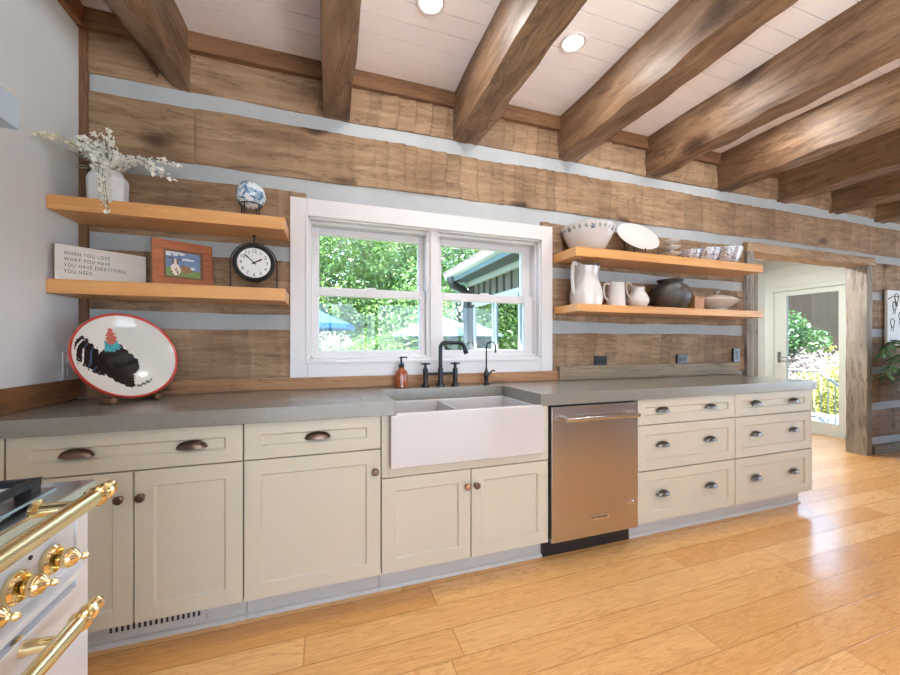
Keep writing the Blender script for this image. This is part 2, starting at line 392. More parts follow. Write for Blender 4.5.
    def build(self, name, mats, parent=None, loc=None, bevel=0.0, **kw):
        if not isinstance(mats, (list, tuple)): mats = [mats]
        o = bpy.data.objects.new(name, self.mesh(name, mats, bevel, **kw)); COL.objects.link(o)
        if parent is not None: o.parent = parent
        if loc is not None: o.location = loc
        if bevel > 0:
            md = o.modifiers.new('weighted normals', 'WEIGHTED_NORMAL'); md.keep_sharp = True; md.weight = 80
        return o

def tag(o, label, cat, group=None):
    o['label'] = label; o['category'] = cat
    if group: o['group'] = group
    return o
def thing(name, label, cat, loc=(0, 0, 0), rz=0.0, group=None):
    o = bpy.data.objects.new(name, None); COL.objects.link(o)
    o.location = loc; o.rotation_euler = (0, 0, rz); o.empty_display_size = 0.05
    return tag(o, label, cat, group)
def struct(o):
    o['kind'] = 'structure'; return o
def rotm(ax, ang): return Matrix.Rotation(ang, 4, ax)
def trm(x, y, z): return Matrix.Translation((x, y, z))
def copy_tree(o, parent=None):
    c = o.copy(); COL.objects.link(c)
    if parent is not None: c.parent = parent
    for ch in list(o.children): copy_tree(ch, c)
    return c
def text_mesh(name, body, size, mat, align='LEFT', spacing=1.0, line=1.0, depth=0.0008):
    cu = bpy.data.curves.new(name, 'FONT'); cu.body = body; cu.size = size
    cu.align_x = align; cu.space_character = spacing; cu.space_line = line; cu.extrude = depth
    ob = bpy.data.objects.new(name + '_curve', cu); COL.objects.link(ob)
    dg = bpy.context.evaluated_depsgraph_get(); dg.update()
    me = bpy.data.meshes.new_from_object(ob.evaluated_get(dg))
    bpy.data.objects.remove(ob); bpy.data.curves.remove(cu)
    me.name = name; me.materials.clear(); me.materials.append(mat)
    o = bpy.data.objects.new(name, me); COL.objects.link(o)
    return o

# ------------------------------------------------------------------ dimensions
H = 1.185            # eye height
W = 2.34             # face of the log wall
XL = -1.158          # left wall
XR = 8.6; YF = -4.6  # right and front walls
CZ = 2.85            # ceiling
CT, CB = 0.922, 0.858  # countertop top / underside
CF = 1.734           # cabinet front plane

# ------------------------------------------------------------------ camera
cam = bpy.data.cameras.new('camera'); co = bpy.data.objects.new('camera', cam); COL.objects.link(co)
cam.sensor_width = 36; cam.lens = 371.0 / 900 * 36; cam.shift_y = 7.0 / 900; cam.clip_start = 0.02
co.location = (0, 0, H); co.rotation_euler = (PI / 2, 0, -math.atan(125 / 371.0))
SC.camera = co

# ------------------------------------------------------------------ the room
fl = MB().box(XL - .2, XR + .2, YF - .2, W + .16, -.12, 0).box(3.45, 6.4, W + .16, 3.9, -.12, 0).build('floor', M['floor']); struct(fl)
# ceiling planks (one ceiling, planks are its surface)
cb = MB(); y = W + .02; rr = random.Random(3); k = 0
while y > YF - .1:
    x = XL - .1; first = True
    while x < XR + .1:
        L = rr.uniform(1.2, 4.2) if first else 4.0
        first = False
        x2 = min(x + L, XR + .15)
        cb.box(x, x2 - .0015, y - .117 + .005, y, CZ, CZ + .02); x = x2
    y -= .117
cb.box(XL - .2, XR + .2, YF - .2, W + .2, CZ + .014, CZ + .2)
struct(cb.build('ceiling', M['ceilpaint'], bevel=0.0))

# log wall --------------------------------------------------------------------
logs = [(-.05, .095), (.178, .475), (.555, .868), (.945, 1.268), (1.356, 1.672), (1.752, 2.072), (2.164, 2.462), (2.552, 2.87)]
CHW = []
def chunk(mb, x0, x1, z0, z1, seed):
    r = random.Random(seed)
    # adze cells
    bounds = [x0 - .05]; 
    while bounds[-1] < x1 + .1: bounds.append(bounds[-1] + r.uniform(.065, .125))
    amps = [r.uniform(.35, 1.0) for _ in bounds]
    ph = [r.uniform(0, 6.28) for _ in range(6)]
    nx = max(2, int((x1 - x0) / .009)); nz = 12
    vs = []; fs = []; tone = []
    tn = [r.uniform(.83, 1.14) for _ in bounds]
    def wob(x, p, a=.0045): return a * (math.sin(x * 2.1 + p) + .6 * math.sin(x * 5.3 + p * 2.1) + .35 * math.sin(x * 13.7 + p * 3))
    import bisect
    for i in range(nx + 1):
        x = x0 + (x1 - x0) * i / nx
        zb = z0 + wob(x, ph[0]); zt = z1 + wob(x, ph[1])
        for j in range(nz + 1):
            t = j / nz; z = zb + (zt - zb) * t
            xs = x + .012 * math.sin(z * 9 + ph[2]) + .004 * math.sin(z * 31 + ph[3])
            b = bisect.bisect_right(bounds, xs) - 1; b = max(0, min(b, len(bounds) - 2))
            u = (xs - bounds[b]) / (bounds[b + 1] - bounds[b])
            reg = .22 if x < -.2 and z0 > 1.6 else (.55 if x < 0.2 else 1.0)
            s = (u ** 1.4 * .8 + .2 * abs(2 * u - 1) ** 2) * .019 * amps[b] * reg
            s *= .92 + .08 * math.sin(z * 30 + amps[b] * 20)
            edge = min(t, 1 - t) * (z1 - z0)
            rnd_ = 0.007 * max(0, 1 - edge / .02) ** 2
            y = W - s + rnd_ + .003 * math.sin(x * 3 + ph[4]) + .0025 * math.sin(z * 23 + x * 7 + ph[5])
            vs.append((x, y, z)); tone.append(1 + (tn[b] - 1) * reg - (.16 * reg if min(u, 1 - u) * (bounds[b + 1] - bounds[b]) < .006 else 0))  # random tone per adze cell, plus ridge shading darkened into the colour
    mb.tone += [1.0] * (len(mb.v) - len(mb.tone)) + tone
    for i in range(nx):
        for j in range(nz):
            a = i * (nz + 1) + j
            fs.append((a, a + nz + 1, a + nz + 2, a + 1))
    mb.add(vs, fs, 0)
    # top, bottom and end returns
    for j in (0, nz):
        o = len(mb.v); e = []
        for i in range(nx + 1):
            p = vs[i * (nz + 1) + j]; e += [p, (p[0], W + .06, p[2])]
        mb.add(e, [(2 * i, 2 * i + 1, 2 * i + 3, 2 * i + 2) for i in range(nx)], 0)
    for i in (0, nx):
        e = []
        for j in range(nz + 1):
            p = vs[i * (nz + 1) + j]; e += [p, (p[0], W + .15, p[2])]
        mb.add(e, [(2 * j, 2 * j + 1, 2 * j + 3, 2 * j + 2) for j in range(nz)], 0)
lw = MB(); lw.tone = []; s = 10
WX0, WX1, WZ0, WZ1 = -.105, 1.485, 1.075, 1.945   # window opening
DX0, DX1, DZ1 = 3.66, 5.50, 2.06                   # doorway opening
for z0, z1 in logs:
    spans = [(XL, XR)]
    def cut(sp, a, b):
        out = []
        for p, q in sp:
            if q <= a or p >= b: out.append((p, q)); continue
            if p < a: out.append((p, a))
            if q > b: out.append((b, q))
        return out
    if z1 > WZ0 and z0 < WZ1 and z1 < 2.1: spans = cut(spans, WX0 + .0, WX1)
    if z0 < DZ1 - .06 and z1 < 2.1: spans = cut(spans, DX0, DX1)
    for p, q in spans:
        s += 1
        # logs are two lengths butted end to end on the left
        if z0 > 2.1 and z0 < 2.3 and p < -.4 < q:
            chunk(lw, p, -.668, z0, z1, s); chunk(lw, -.664, q, z0, z1, s + 50)
        else: chunk(lw, p, q, z0, z1, s)
# chinking behind, cut around the openings (material slot 1)
def cbox(x0, x1, z0, z1): lw.box(x0, x1, W + .012, W + .15, z0, z1, 1)
cbox(XL - .1, WX0, -.1, CZ); cbox(WX0, WX1, -.1, WZ0); cbox(WX0, WX1, WZ1, CZ); cbox(WX1, DX0, -.1, CZ)
cbox(DX0, DX1, DZ1, CZ); cbox(DX1, XR + .2, -.1, CZ)
o = lw.build('wall_back', [M['log'], M['chink']], angle=50); struct(o)

# other walls -----------------------------------------------------------------
struct(MB().box(XL - .16, XL, YF - .16, W + .15, -.1, CZ + .1).build('wall_left', M['wallpaint']))
rw = MB(); RY0, RY1, RZ0, RZ1 = -3.6, 1.7, .35, 2.4
rw.box(XR, XR + .16, YF - .16, RY0, -.1, CZ).box(XR, XR + .16, RY1, W + .15, -.1, CZ).box(XR, XR + .16, RY0, RY1, -.1, RZ0).box(XR, XR + .16, RY0, RY1, RZ1, CZ)
struct(rw.build('wall_right', M['wallpaint']))
fw = MB(); FX = [(-1.0, 4.6)]; FZ0, FZ1 = .10, 2.25
fw.box(XL - .16, FX[0][0], YF - .16, YF, -.1, CZ).box(FX[0][1], XR + .16, YF - .16, YF, -.1, CZ)
for a, b in FX: fw.box(a, b, YF - .16, YF, -.1, FZ0).box(a, b, YF - .16, YF, FZ1, CZ)
struct(fw.build('wall_front', M['wallpaint']))
# frames and panes: window behind camera added for daylight, and one on the right
def simple_window(name, axis, a0, a1, z0, z1, p, n):
    t = MB(); g = MB()
    def bx(mb, u0, u1, v0, v1, d0, d1):
        if axis == 'y': mb.box(u0, u1, d0, d1, v0, v1)
        else: mb.box(d0, d1, u0, u1, v0, v1)
    w = .06
    for u in [a0 + (a1 - a0) * i / n for i in range(n + 1)]: bx(t, max(a0, u - w / 2), min(a1, u + w / 2), z0, z1, p - .04, p + .04)
    bx(t, a0, a1, z0, z0 + w, p - .041, p + .041); bx(t, a0, a1, z1 - w, z1, p - .041, p + .041)
    bx(g, a0 + .03, a1 - .03, z0 + .03, z1 - .03, p - .003, p + .003)
    fr = struct(t.build(name, M['whitetrim'])); g.build('pane', M['glass'], fr)
simple_window('window_2_added', 'y', FX[0][0], FX[0][1], FZ0, FZ1, YF - .08, 5)
simple_window('window_3', 'x', RY0, RY1, RZ0, RZ1, XR + .08, 5)

# trim ------------------------------------------------------------------------
struct(MB().box(XL, XR, W - .035, W + .02, 2.752, CZ + .002).build('trim_1', M['ledger'], bevel=.004))          # ledger under the ceiling
struct(MB().box(XL, XL + .035, YF, W - .036, 2.752, CZ + .002).build('trim_2', M['ledger_y'], bevel=.004))       # along the left wall
struct(MB().box(XL, XL + .036, W - .012, W + .01, CT, 2.75).build('trim_3', M['ledger_v'], bevel=.004))          # corner post
struct(MB().box(XL + .0365, 1.62, W - .022, W + .02, CT, .992).build('trim_4', M['backboard'], bevel=.004))      # board behind the counter, left
struct(MB().box(1.621, 3.49, W - .034, W + .02, CT, 1.028).build('trim_5', M['greyboard'], bevel=.006))          # weathered board, right
struct(MB().box(XL, XL + .022, 1.71, W - .046, CT, 1.018).build('trim_6', M['ledger_y'], bevel=.004))           # board on the left wall
struct(MB().box(5.585, XR, W - .03, W + .02, 0, .09).build('baseboard_back', M['greyboard'], bevel=.004))

# hewn beams ------------------------------------------------------------------
def beam(x0, x1, zb, label, seed, cham=0.0):
    r = random.Random(seed); ys = []; y = W + .03
    while y > YF - .05: ys.append(y); y -= .035
    ys.append(YF - .05)
    ph = [r.uniform(0, 6.28) for _ in range(10)]
    wd = x1 - x0; n = []
    prof = []  # local section going round: left top, down left, bottom, up right
    NL, NB = 8, 7
    for i in range(NL + 1): prof.append((0.0, 1 - i / NL))
    for i in range(1, NB): prof.append((i / NB, 0.0))
    for i in range(NL + 1): prof.append((1.0, i / NL))
    N = len(prof); vs = []
    for y in ys:
        dl = .004 * math.sin(y * 3.1 + ph[0]) + .0025 * math.sin(y * 9.7 + ph[1])
        dr = .004 * math.sin(y * 2.7 + ph[2]) + .0025 * math.sin(y * 11.1 + ph[3])
        dz = .004 * math.sin(y * 2.3 + ph[4]) + .003 * math.sin(y * 14.0 + ph[5]) + .0025 * math.sin(y * 31 + ph[6])
        for u, t in prof:
            x = x0 + dl + (wd + dr - dl) * u; z = zb + (CZ + .03 - zb) * t
            if t == 0 or (0 < u < 1): z += dz + .004 * math.sin(u * 9 + y * 17 + ph[7])
            if t == 0 and u in (0.0, 1.0): x += (.003 if u == 0 else -.003)
            if cham and u < .65:
                k = max(0, (y - (W - .75)) / .75)
                z += (t == 0) * cham * k * (1 - u / .65) 
                if u == 0: x += cham * .3 * k * (1 - t)
            x += .003 * math.sin(t * 12 + y * 6 + ph[8]) * (1 if u in (0., 1.) else 0)
            vs.append((x, y, z))
    fs = []
    for i in range(len(ys) - 1):
        for j in range(N - 1): fs.append((i * N + j, i * N + j + 1, (i + 1) * N + j + 1, (i + 1) * N + j))
    fs.append(tuple(range(N))); fs.append(tuple((len(ys) - 1) * N + k for k in range(N - 1, -1, -1)))
    o = MB().add(vs, fs, 0).build('ceiling_beam', M['beam'], angle=30)
    return tag(o, label, 'beam', 'hewn ceiling beams')
beam(-.865, -.685, 2.545, 'hewn ceiling beam closest to the white left wall', 1, .10)
beam(-.012, .145, 2.553, 'narrow hewn beam meeting the wall above the left half of the window', 2)
beam(.805, .99, 2.548, 'hewn beam between the two lit ceiling downlights', 3)
beam(1.625, 1.80, 2.56, 'hewn beam meeting the wall just right of the window, above the shelved bowl', 4)
beam(2.455, 2.605, 2.552, 'fifth hewn ceiling beam from the white left wall, above the small etched bowls', 5)
beam(3.262, 3.425, 2.548, 'sixth hewn ceiling beam from the white left wall, just left of the doorway', 6)
beam(4.07, 4.25, 2.542, 'seventh hewn ceiling beam from the white left wall, first over the doorway', 7)
beam(4.87, 5.04, 2.532, 'eighth hewn ceiling beam from the white left wall, second over the doorway', 8)
beam(5.665, 5.84, 2.526, 'farthest hewn ceiling beam seen, right of the doorway near the picture', 9)
for i, x in enumerate((6.46, 7.27, 8.08)):
    beam(x, x + .21, 2.53, 'hewn ceiling beam beyond the right edge of the photo, over the dining side', 20 + i)

# recessed lamps --------------------------------------------------------------
def downlight(x, y, label, vis=True, power=5.5):
    t = thing('recessed_downlight', label, 'ceiling light', (x, y, CZ), 0, 'recessed ceiling downlights')
    MB().lathe([(.052, -.001), (.068, -.001), (.07, -.006), (.066, -.010), (.054, -.008), (.052, -.001)], seg=36, cap=False).build('trim_ring', M['whitetrim'], t)
    MB().lathe([(.052, -.0015), (.052, -.005), (.03, -.0065), (0, -.007)], seg=36).build('lens', M['lens'], t)
    L = bpy.data.lights.new('downlight_lamp', 'AREA'); L.shape = 'DISK'; L.size = .1; L.energy = power; L.color = (1, .97, .93)
    lo = bpy.data.objects.new('downlight_lamp', L); COL.objects.link(lo); lo.parent = t; lo.location = (0, 0, -.012)
downlight(.488, 1.739, 'lit recessed downlight in the ceiling bay left of the third beam, near the top edge')
downlight(1.294, 1.719, 'lit recessed downlight in the ceiling bay between the third and fourth beams')
for x, y in ((2.10, 1.72), (2.95, 1.72), (.488, -.4), (1.294, -.4), (2.95, -.4), (4.5, -.4), (.488, -2.5), (2.1, -2.5), (3.7, -2.5), (5.3, -2.5)):  # extra downlights beyond the two seen, added to brighten the room
    downlight(x, y, 'added recessed downlight, unseen behind a beam or behind the camera', False)

def ADDED_ISLAND():  # unseen island, added to darken what the dishwasher reflects
    x0, x1, y0, y1 = 2.3, 5.3, -1.70, -.80
    t = thing('added_island', 'added dark island with a pale top, unseen behind the camera, for the dishwasher reflection', 'island', ((x0 + x1) / 2, (y0 + y1) / 2, 0))
    cx, cyy = (x0 + x1) / 2, (y0 + y1) / 2
    MB().box(x0 - cx, x1 - cx, y0 - cyy, y1 - cyy - .022, .1, .88).build('carcass', M['ledger_v'], t, bevel=.002)
    MB().box(x0 - cx + .05, x1 - cx - .05, y0 - cyy + .06, y1 - cyy - .08, 0, .1).build('toe_kick', M['toe'], t)
    for i in range(4):
        w_ = (x1 - x0) / 4
        p = shaker(w_ - .004, .77); MB().add(p.v, p.f, 0, rotm('Z', PI)).build('door', M['ledger_v'], t, (x0 - cx + (i + 1) * w_ - .002, y1 - cyy, .105), bevel=.001)
    MB().box(x0 - cx - .03, x1 - cx + .03, y0 - cyy - .03, y1 - cyy + .03, .881, .92).build('worktop', M['porcelain'], t, bevel=.003)
def added_uplight(x, y, label):  # unseen uplights, added to brighten ceiling and beams
    t = thing('added_floor_lamp', label, 'floor lamp', (x, y, 0), 0, 'added uplight floor lamps')
    MB().lathe([(0, 0), (.14, 0), (.14, .012), (.03, .025), (.012, .04), (0, .04)], seg=36).build('base', M['black'], t)
    MB().tube([(0, 0, .03), (0, 0, 1.62)], .011, 14).build('pole', M['black'], t)
    MB().lathe([(.02, 1.60), (.06, 1.615), (.14, 1.67), (.19, 1.74), (.186, 1.742), (.135, 1.678), (.05, 1.625), (0, 1.622)], seg=40, cap=False).build('shade', M['whitetrim'], t)
    MB().sphere((0, 0, 1.665), .035, 18, 10).build('bulb', M['lens'], t)
    L = bpy.data.lights.new('added_floor_lamp_light', 'AREA'); L.shape = 'DISK'; L.size = .3; L.energy = 62; L.color = (.93, .97, 1)
    lo = bpy.data.objects.new('added_floor_lamp_light', L); COL.objects.link(lo); lo.parent = t; lo.location = (0, 0, 1.73); lo.rotation_euler = (PI, 0, 0)
added_uplight(.55, -.55, 'added white-bowled uplight brightening the ceiling from just behind the camera')
added_uplight(1.75, -1.1, 'added white-bowled uplight brightening the ceiling from the end of the added island')
# ------------------------------------------------------------------ main window
wn = MB(); yc = W - .022
ox0, ox1, oz0, oz1 = -.191, 1.568, .992, 2.040
ix0, ix1, iz0, iz1 = -.098, 1.477, 1.085, 1.940
wn.box(ox0, ix0, yc, W + .03, oz0, oz1).box(ix1, ox1, yc, W + .03, oz0, oz1).box(ix0, ix1, yc, W + .03, iz1, oz1).box(ix0, ix1, yc, W + .03, oz0, iz0)
# inner bead
for a, b, c, d in ((ix0 - .012, ix0 + .004, iz0, iz1), (ix1 - .004, ix1 + .012, iz0, iz1)): wn.box(a, b, yc - .006, W + .02, c, d)
wn.box(ix0 - .012, ix1 + .012, yc - .006, W + .02, iz1 - .004, iz1 + .012).box(ix0 - .012, ix1 + .012, yc - .006, W + .02, iz0 - .012, iz0 + .004)
win = wn.build('window_1', M['whitetrim'], bevel=.003); struct(win)
jm = MB()
jm.box(ix0, ix0 + .014, W - .01, W + .16, iz0, iz1).box(ix1 - .014, ix1, W - .01, W + .16, iz0, iz1).box(ix0, ix1, W - .01, W + .16, iz1 - .014, iz1).box(ix0, ix1, W - .01, W + .16, iz0, iz0 + .014)
jm.box(ix0 + .014, ix0 + .026, W + .03, W + .16, iz0, iz1).box(ix1 - .026, ix1 - .014, W + .03, W + .16, iz0, iz1).box(ix0, ix1, W + .03, W + .16, iz1 - .03, iz1 - .014).box(ix0, ix1, W + .03, W + .16, iz0 + .014, iz0 + .034)
jm.box(.632, .722, W + .02, W + .16, iz0, iz1)
jm.box(.655, .70, W + .005, W + .03, iz0, iz1)
jm.build('window_jamb', M['whitetrim'], win, bevel=.002)
YG = W + .09
def sash(x0, x1, g0, g1, top, bot, mid_lo, mid_hi):
    up = MB(); yo = YG + .012
    up.box(x0, g0, yo, yo + .04, mid_lo, top[1]).box(g1, x1, yo, yo + .04, mid_lo, top[1]).box(g0, g1, yo, yo + .04, top[0], top[1]).box(g0, g1, yo, yo + .04, mid_hi - .03, mid_hi)
    u = up.build('upper_sash', M['whitetrim'], win, bevel=.003)
    MB().box(g0 - .005, g1 + .005, yo + .018, yo + .022, mid_hi - .006, top[0] + .006).build('pane', M['glass'], u)
    lo = MB(); yi = YG - .03
    lo.box(x0, g0, yi, yi + .04, bot[0], mid_hi + .002).box(g1, x1, yi, yi + .04, bot[0], mid_hi + .002).box(g0, g1, yi, yi + .04, bot[0], bot[1]).box(g0, g1, yi, yi + .04, mid_lo, mid_hi + .002)
    lo.box((g0 + g1) / 2 - .03, (g0 + g1) / 2 + .03, yi + .006, yi + .03, mid_hi + .002, mid_hi + .012)
    l = lo.build('lower_sash', M['whitetrim'], win, bevel=.003)
    MB().box(g0 - .005, g1 + .005, yi + .018, yi + .022, bot[1] - .006, mid_lo + .006).build('pane', M['glass'], l)
sash(ix0 + .02, .634, -.034, .597, (1.868, 1.915), (1.115, 1.148), 1.484, 1.534)
sash(.72, ix1 - .02, .761, 1.385, (1.868, 1.915), (1.115, 1.146), 1.484, 1.535)

# ------------------------------------------------------------------ doorway and entry
def hewn_post(x0, x1, y0, y1, z0, z1, axis, mat, seed, name):
    r = random.Random(seed); ph = [r.uniform(0, 6.28) for _ in range(8)]
    L0, L1 = (z0, z1) if axis == 'z' else (x0, x1)
    n = max(4, int((L1 - L0) / .03)); ring = 16; vs = []
    for i in range(n + 1):
        l = L0 + (L1 - L0) * i / n
        for k in range(ring):
            s_, q = divmod(k, 4); q /= 4
            a, b = [(q, 0), (1, q), (1 - q, 1), (0, 1 - q)][s_]
            wv = .004 * math.sin(l * 7 + ph[s_]) + .0025 * math.sin(l * 23 + ph[s_ + 4] + q * 4)
            if q == 0: a += (.04 if a == 0 else -.04) ; b += (.04 if b == 0 else -.04)
            if axis == 'z': vs.append((x0 + (x1 - x0) * a + wv, y0 + (y1 - y0) * b + wv, l))
            else: vs.append((l, y0 + (y1 - y0) * a + wv, z0 + (z1 - z0) * b + wv))
    fs = [(i * ring + k, i * ring + (k + 1) % ring, (i + 1) * ring + (k + 1) % ring, (i + 1) * ring + k) for i in range(n) for k in range(ring)]
    fs += [tuple(range(ring)), tuple(n * ring + k for k in range(ring - 1, -1, -1))]
    return struct(MB().add(vs, fs, 0).build(name, mat, angle=40))
hewn_post(3.60, 3.70, W - .035, W + .17, 0, 2.028, 'z', M['casing_hewn'], 5, 'trim_7')
hewn_post(5.46, 5.565, W - .022, W + .16, 0, 2.028, 'z', M['casing_hewn'], 6, 'trim_8')
hewn_post(3.60, 5.58, W - .037, W + .165, 2.026, 2.115, 'x', M['header_hewn'], 7, 'trim_9')

# entry shell
EX = 6.18; EY = 3.72
DY0, DY1, DZT = 2.82, 3.617, 1.95
ew = MB()
ew.box(EX, EX + .15, W + .15, DY0, -.1, 2.5).box(EX, EX + .15, DY1, EY + .15, -.1, 2.5).box(EX, EX + .15, DY0, DY1, DZT, 2.5)
for i in range(12): ew.box(EX - .008, EX, W + .15, EY, DZT + .06 + i * .14, DZT + .06 + i * .14 + .136)
struct(ew.build('wall_entry_right', M['entrywall'], bevel=.0))
eb = MB().box(3.4, EX + .15, EY, EY + .15, -.1, 2.5)
struct(eb.build('wall_entry_back', M['entrywall']))
bd = MB()
for x0_, x1_, d in ((5.20, 5.42, .02), (5.43, 5.62, .024), (5.63, 5.80, .02), (5.81, 5.86, .035), (5.90, 5.98, .03)): bd.box(x0_, x1_, EY - d, EY, 0, 2.3)
struct(bd.build('trim_10', M['casing_hewn'], bevel=.004))
struct(MB().box(3.3, 3.45, W + .15, EY + .15, -.1, 2.5).build('wall_entry_left', M['entrywall']))
struct(MB().box(3.3, EX + .15, W + .15, EY + .15, 2.42, 2.55).build('ceiling', M['ceilpaint']))
t = thing('added_entry_lamp', 'added round flush lamp brightening the entry behind the doorway', 'ceiling light', (4.7, 3.05, 2.42))  # lamp out of sight, added to brighten the entry
MB().lathe([(.16, 0), (.17, -.01), (.165, -.03)], seg=36, cap=False).build('rim', M['chrome'], t)
MB().lathe([(.162, -.012), (.15, -.05), (.10, -.075), (0, -.085)], seg=36, cap=False).build('diffuser', M['lens'], t)
L = bpy.data.lights.new('added_entry_lamp_light', 'AREA'); L.shape = 'DISK'; L.size = .3; L.energy = 40; L.color = (1, .98, .95)
lo = bpy.data.objects.new('added_entry_lamp_light', L); COL.objects.link(lo); lo.parent = t; lo.location = (0, 0, -.10)
# glazed door
dr = MB(); g0, g1, gz0, gz1 = 2.895, 3.456, .165, 1.872
dx0, dx1 = EX + .01, EX + .055
dr.box(dx0, dx1, DY0 + .012, g0, .03, DZT - .012).box(dx0, dx1, g1, DY1 - .012, .03, DZT - .012).box(dx0, dx1, g0, g1, gz1, DZT - .012).box(dx0, dx1, g0, g1, .03, gz0)
door = struct(dr.build('door_1', M['doorpaint'], bevel=.003))
df = MB()
df.box(EX - .012, EX + .15, DY0 - .05, DY0 + .01, .0285, DZT - .0105).box(EX - .012, EX + .15, DY1 - .01, DY1 + .05, .0285, DZT - .0105).box(EX - .012, EX + .15, DY0 - .05, DY1 + .05, DZT - .01, DZT + .05).box(EX - .02, EX + .15, DY0, DY1, 0, .028)
df.build('door_frame', M['doorpaint'], door, bevel=.003)
MB().box(dx0 + .02, dx0 + .026, g0 - .005, g1 + .005, gz0 - .005, gz1 + .005).build('pane', M['glass'], door)
hh = MB().box(dx0 - .012, dx0, 3.52, 3.56, .93, 1.08).tube([(dx0 - .012, 3.54, 1.0), (dx0 - .05, 3.54, 1.0), (dx0 - .055, 3.50, 1.0), (dx0 - .055, 3.42, 1.0)], .008)
hh.build('door_handle', M['chrome'], door, bevel=.002)

# ------------------------------------------------------------------ cabinets
def shaker(w, h, rail=.062, th=.02, rec=.009):
    """front face in local coordinates: x 0..w, y 0 (front) .. th, z 0..h"""
    r = min(rail, h * .34)
    mb = MB()
    x1, z1 = w, h
    o = [(0, 0, 0), (x1, 0, 0), (x1, 0, z1), (0, 0, z1)]
    a = [(rail, 0, r), (x1 - rail, 0, r), (x1 - rail, 0, z1 - r), (rail, 0, z1 - r)]
    e = .006
    b = [(rail + e, rec, r + e), (x1 - rail - e, rec, r + e), (x1 - rail - e, rec, z1 - r - e), (rail + e, rec, z1 - r - e)]
    k = [(0, th, 0), (x1, th, 0), (x1, th, z1), (0, th, z1)]
    vs = o + a + b + k
    fs = []
    for i in range(4):
        j = (i + 1) % 4
        fs += [(i, j, 4 + j, 4 + i), (4 + i, 4 + j, 8 + j, 8 + i), (i, 12 + i, 12 + j, j)]
    fs += [(8, 9, 10, 11), (15, 14, 13, 12)]
    return mb.add(vs, fs, 0)
def cup_pull_mesh(mat_key, L=.098):
    mb = MB(); n, q = 20, 8; vs = []
    # quarter-dome cup: wide flat-backed half dome open below
    for i in range(n + 1):
        a = PI * i / n
        for j in range(q + 1):
            b = PI / 2 * j / q
            x = -L / 2 * math.cos(a); up = math.sin(a)
            z = .026 * up * math.cos(b) ** .8 if up > 0 else 0
            y = -.024 * (up ** .7 if up > 1e-6 else 0) * math.sin(b)
            vs.append((x, y, z))
    fs = [(i * (q + 1) + j, (i + 1) * (q + 1) + j, (i + 1) * (q + 1) + j + 1, i * (q + 1) + j + 1) for i in range(n) for j in range(q)]
    mb.add(vs, fs, 0)
    # thickness: inner copy
    iv = [(x * .93, y * .9 , z * .9 - .0005) for x, y, z in vs]
    mb.add(iv, [tuple(reversed(f)) for f in fs], 0)
    # lower lip and flange
    mb.tube([(-L / 2 * math.cos(PI * i / n), -.024 * max(0, math.sin(PI * i / n)) ** .7, 0) for i in range(n + 1)], .0018, 6)
    mb.tube([(-L / 2 * math.cos(PI * i / n) * 1.06, -.001, .028 * math.sin(PI * i / n)) for i in range(n + 1)], .003, 6)
    return mb
PULLM = cup_pull_mesh('bronze').mesh('pull', [M['bronze']], smooth=True, angle=60)
PULLP = cup_pull_mesh('pewter').mesh('pull', [M['pewter']], smooth=True, angle=60)
def knob_mb():
    return MB().lathe([(.010, 0), (.010, .002), (.0055, .004), (.005, .012), (.012, .016), (.0165, .020), (.0165, .024), (.012, .028), (0, .0295)], seg=24, mat=rotm('X', PI / 2))
KNOB = knob_mb().mesh('knob', [M['bronze']]); KNOBC = knob_mb().mesh('knob', [M['copperknob']])
def put(name, me, parent, loc):
    o = bpy.data.objects.new(name, me); COL.objects.link(o); o.parent = parent; o.location = loc; return o
G = .0018
def front(parent, base, kind, x0, x1, z0, z1, rail=.062):
    """a door or drawer front; base = location of its cabinet"""
    o = shaker(x1 - x0 - 2 * G, z1 - z0 - 2 * G, rail).build(kind, M['cab'], parent, (x0 + G - base[0], CF - base[1], z0 + G - base[2]), bevel=.0012)
    return o
def pull(fr, x, z, fx0, fz0, me=None): put('pull', me or PULLM, fr, (x - fx0 - G, -.0005, z - fz0 - G))
def knob(fr, x, z, fx0, fz0, me=None): put('knob', me or KNOB, fr, (x - fx0 - G, 0, z - fz0 - G))
ZB = .113
def cabinet(name, label, x0, x1, top=CB - .001, yb=W - .03, cut=None):
    base = ((x0 + x1) / 2, CF, 0)
    t = thing(name, label, 'cabinet', base)
    c = MB()
    if cut is None: c.box(x0 + .002 - base[0], x1 - .002 - base[0], .021, yb - CF, ZB, top)
    else: c.box(x0 + .002 - base[0], x1 - .002 - base[0], .021, yb - CF, ZB, cut)
    c.build('carcass', M['cab'], t)
    tk = MB().box(x0 - base[0], x1 - base[0], .075, .095, 0, ZB)
    tk.prism([(.075, 0), (.059, 0), (.060, .009), (.066, .015), (.075, .017)], x0 - base[0], x1 - base[0], 'x')
    tk.build('toe_kick', M['toe'], t, bevel=.001)
    return t, base
ZD0, ZD1 = .702, .860
# corner filler against the left wall
t, b = cabinet('filler_cabinet', 'narrow cream cabinet strip in the corner against the white left wall', XL, -1.067)
shaker(.088, .745, .02).build('panel', M['cab'], t, (XL + .001 - b[0], CF - b[1], ZB), bevel=.001)
# wide cabinet
t, b = cabinet('base_cabinet', 'cream base cabinet with a wide two-pull drawer over two doors, by the range', -1.065, -.322)
f = front(t, b, 'drawer', -1.065, -.322, ZD0, ZD1); pull(f, -.865, .772, -1.065, ZD0); pull(f, -.503, .772, -1.065, ZD0)
f = front(t, b, 'door', -1.065, -.696, ZB, ZD0 - .002); knob(f, -.735, .60, -1.065, ZB)
f = front(t, b, 'door', -.694, -.322, ZB, ZD0 - .002); knob(f, -.668, .60, -.694, ZB)
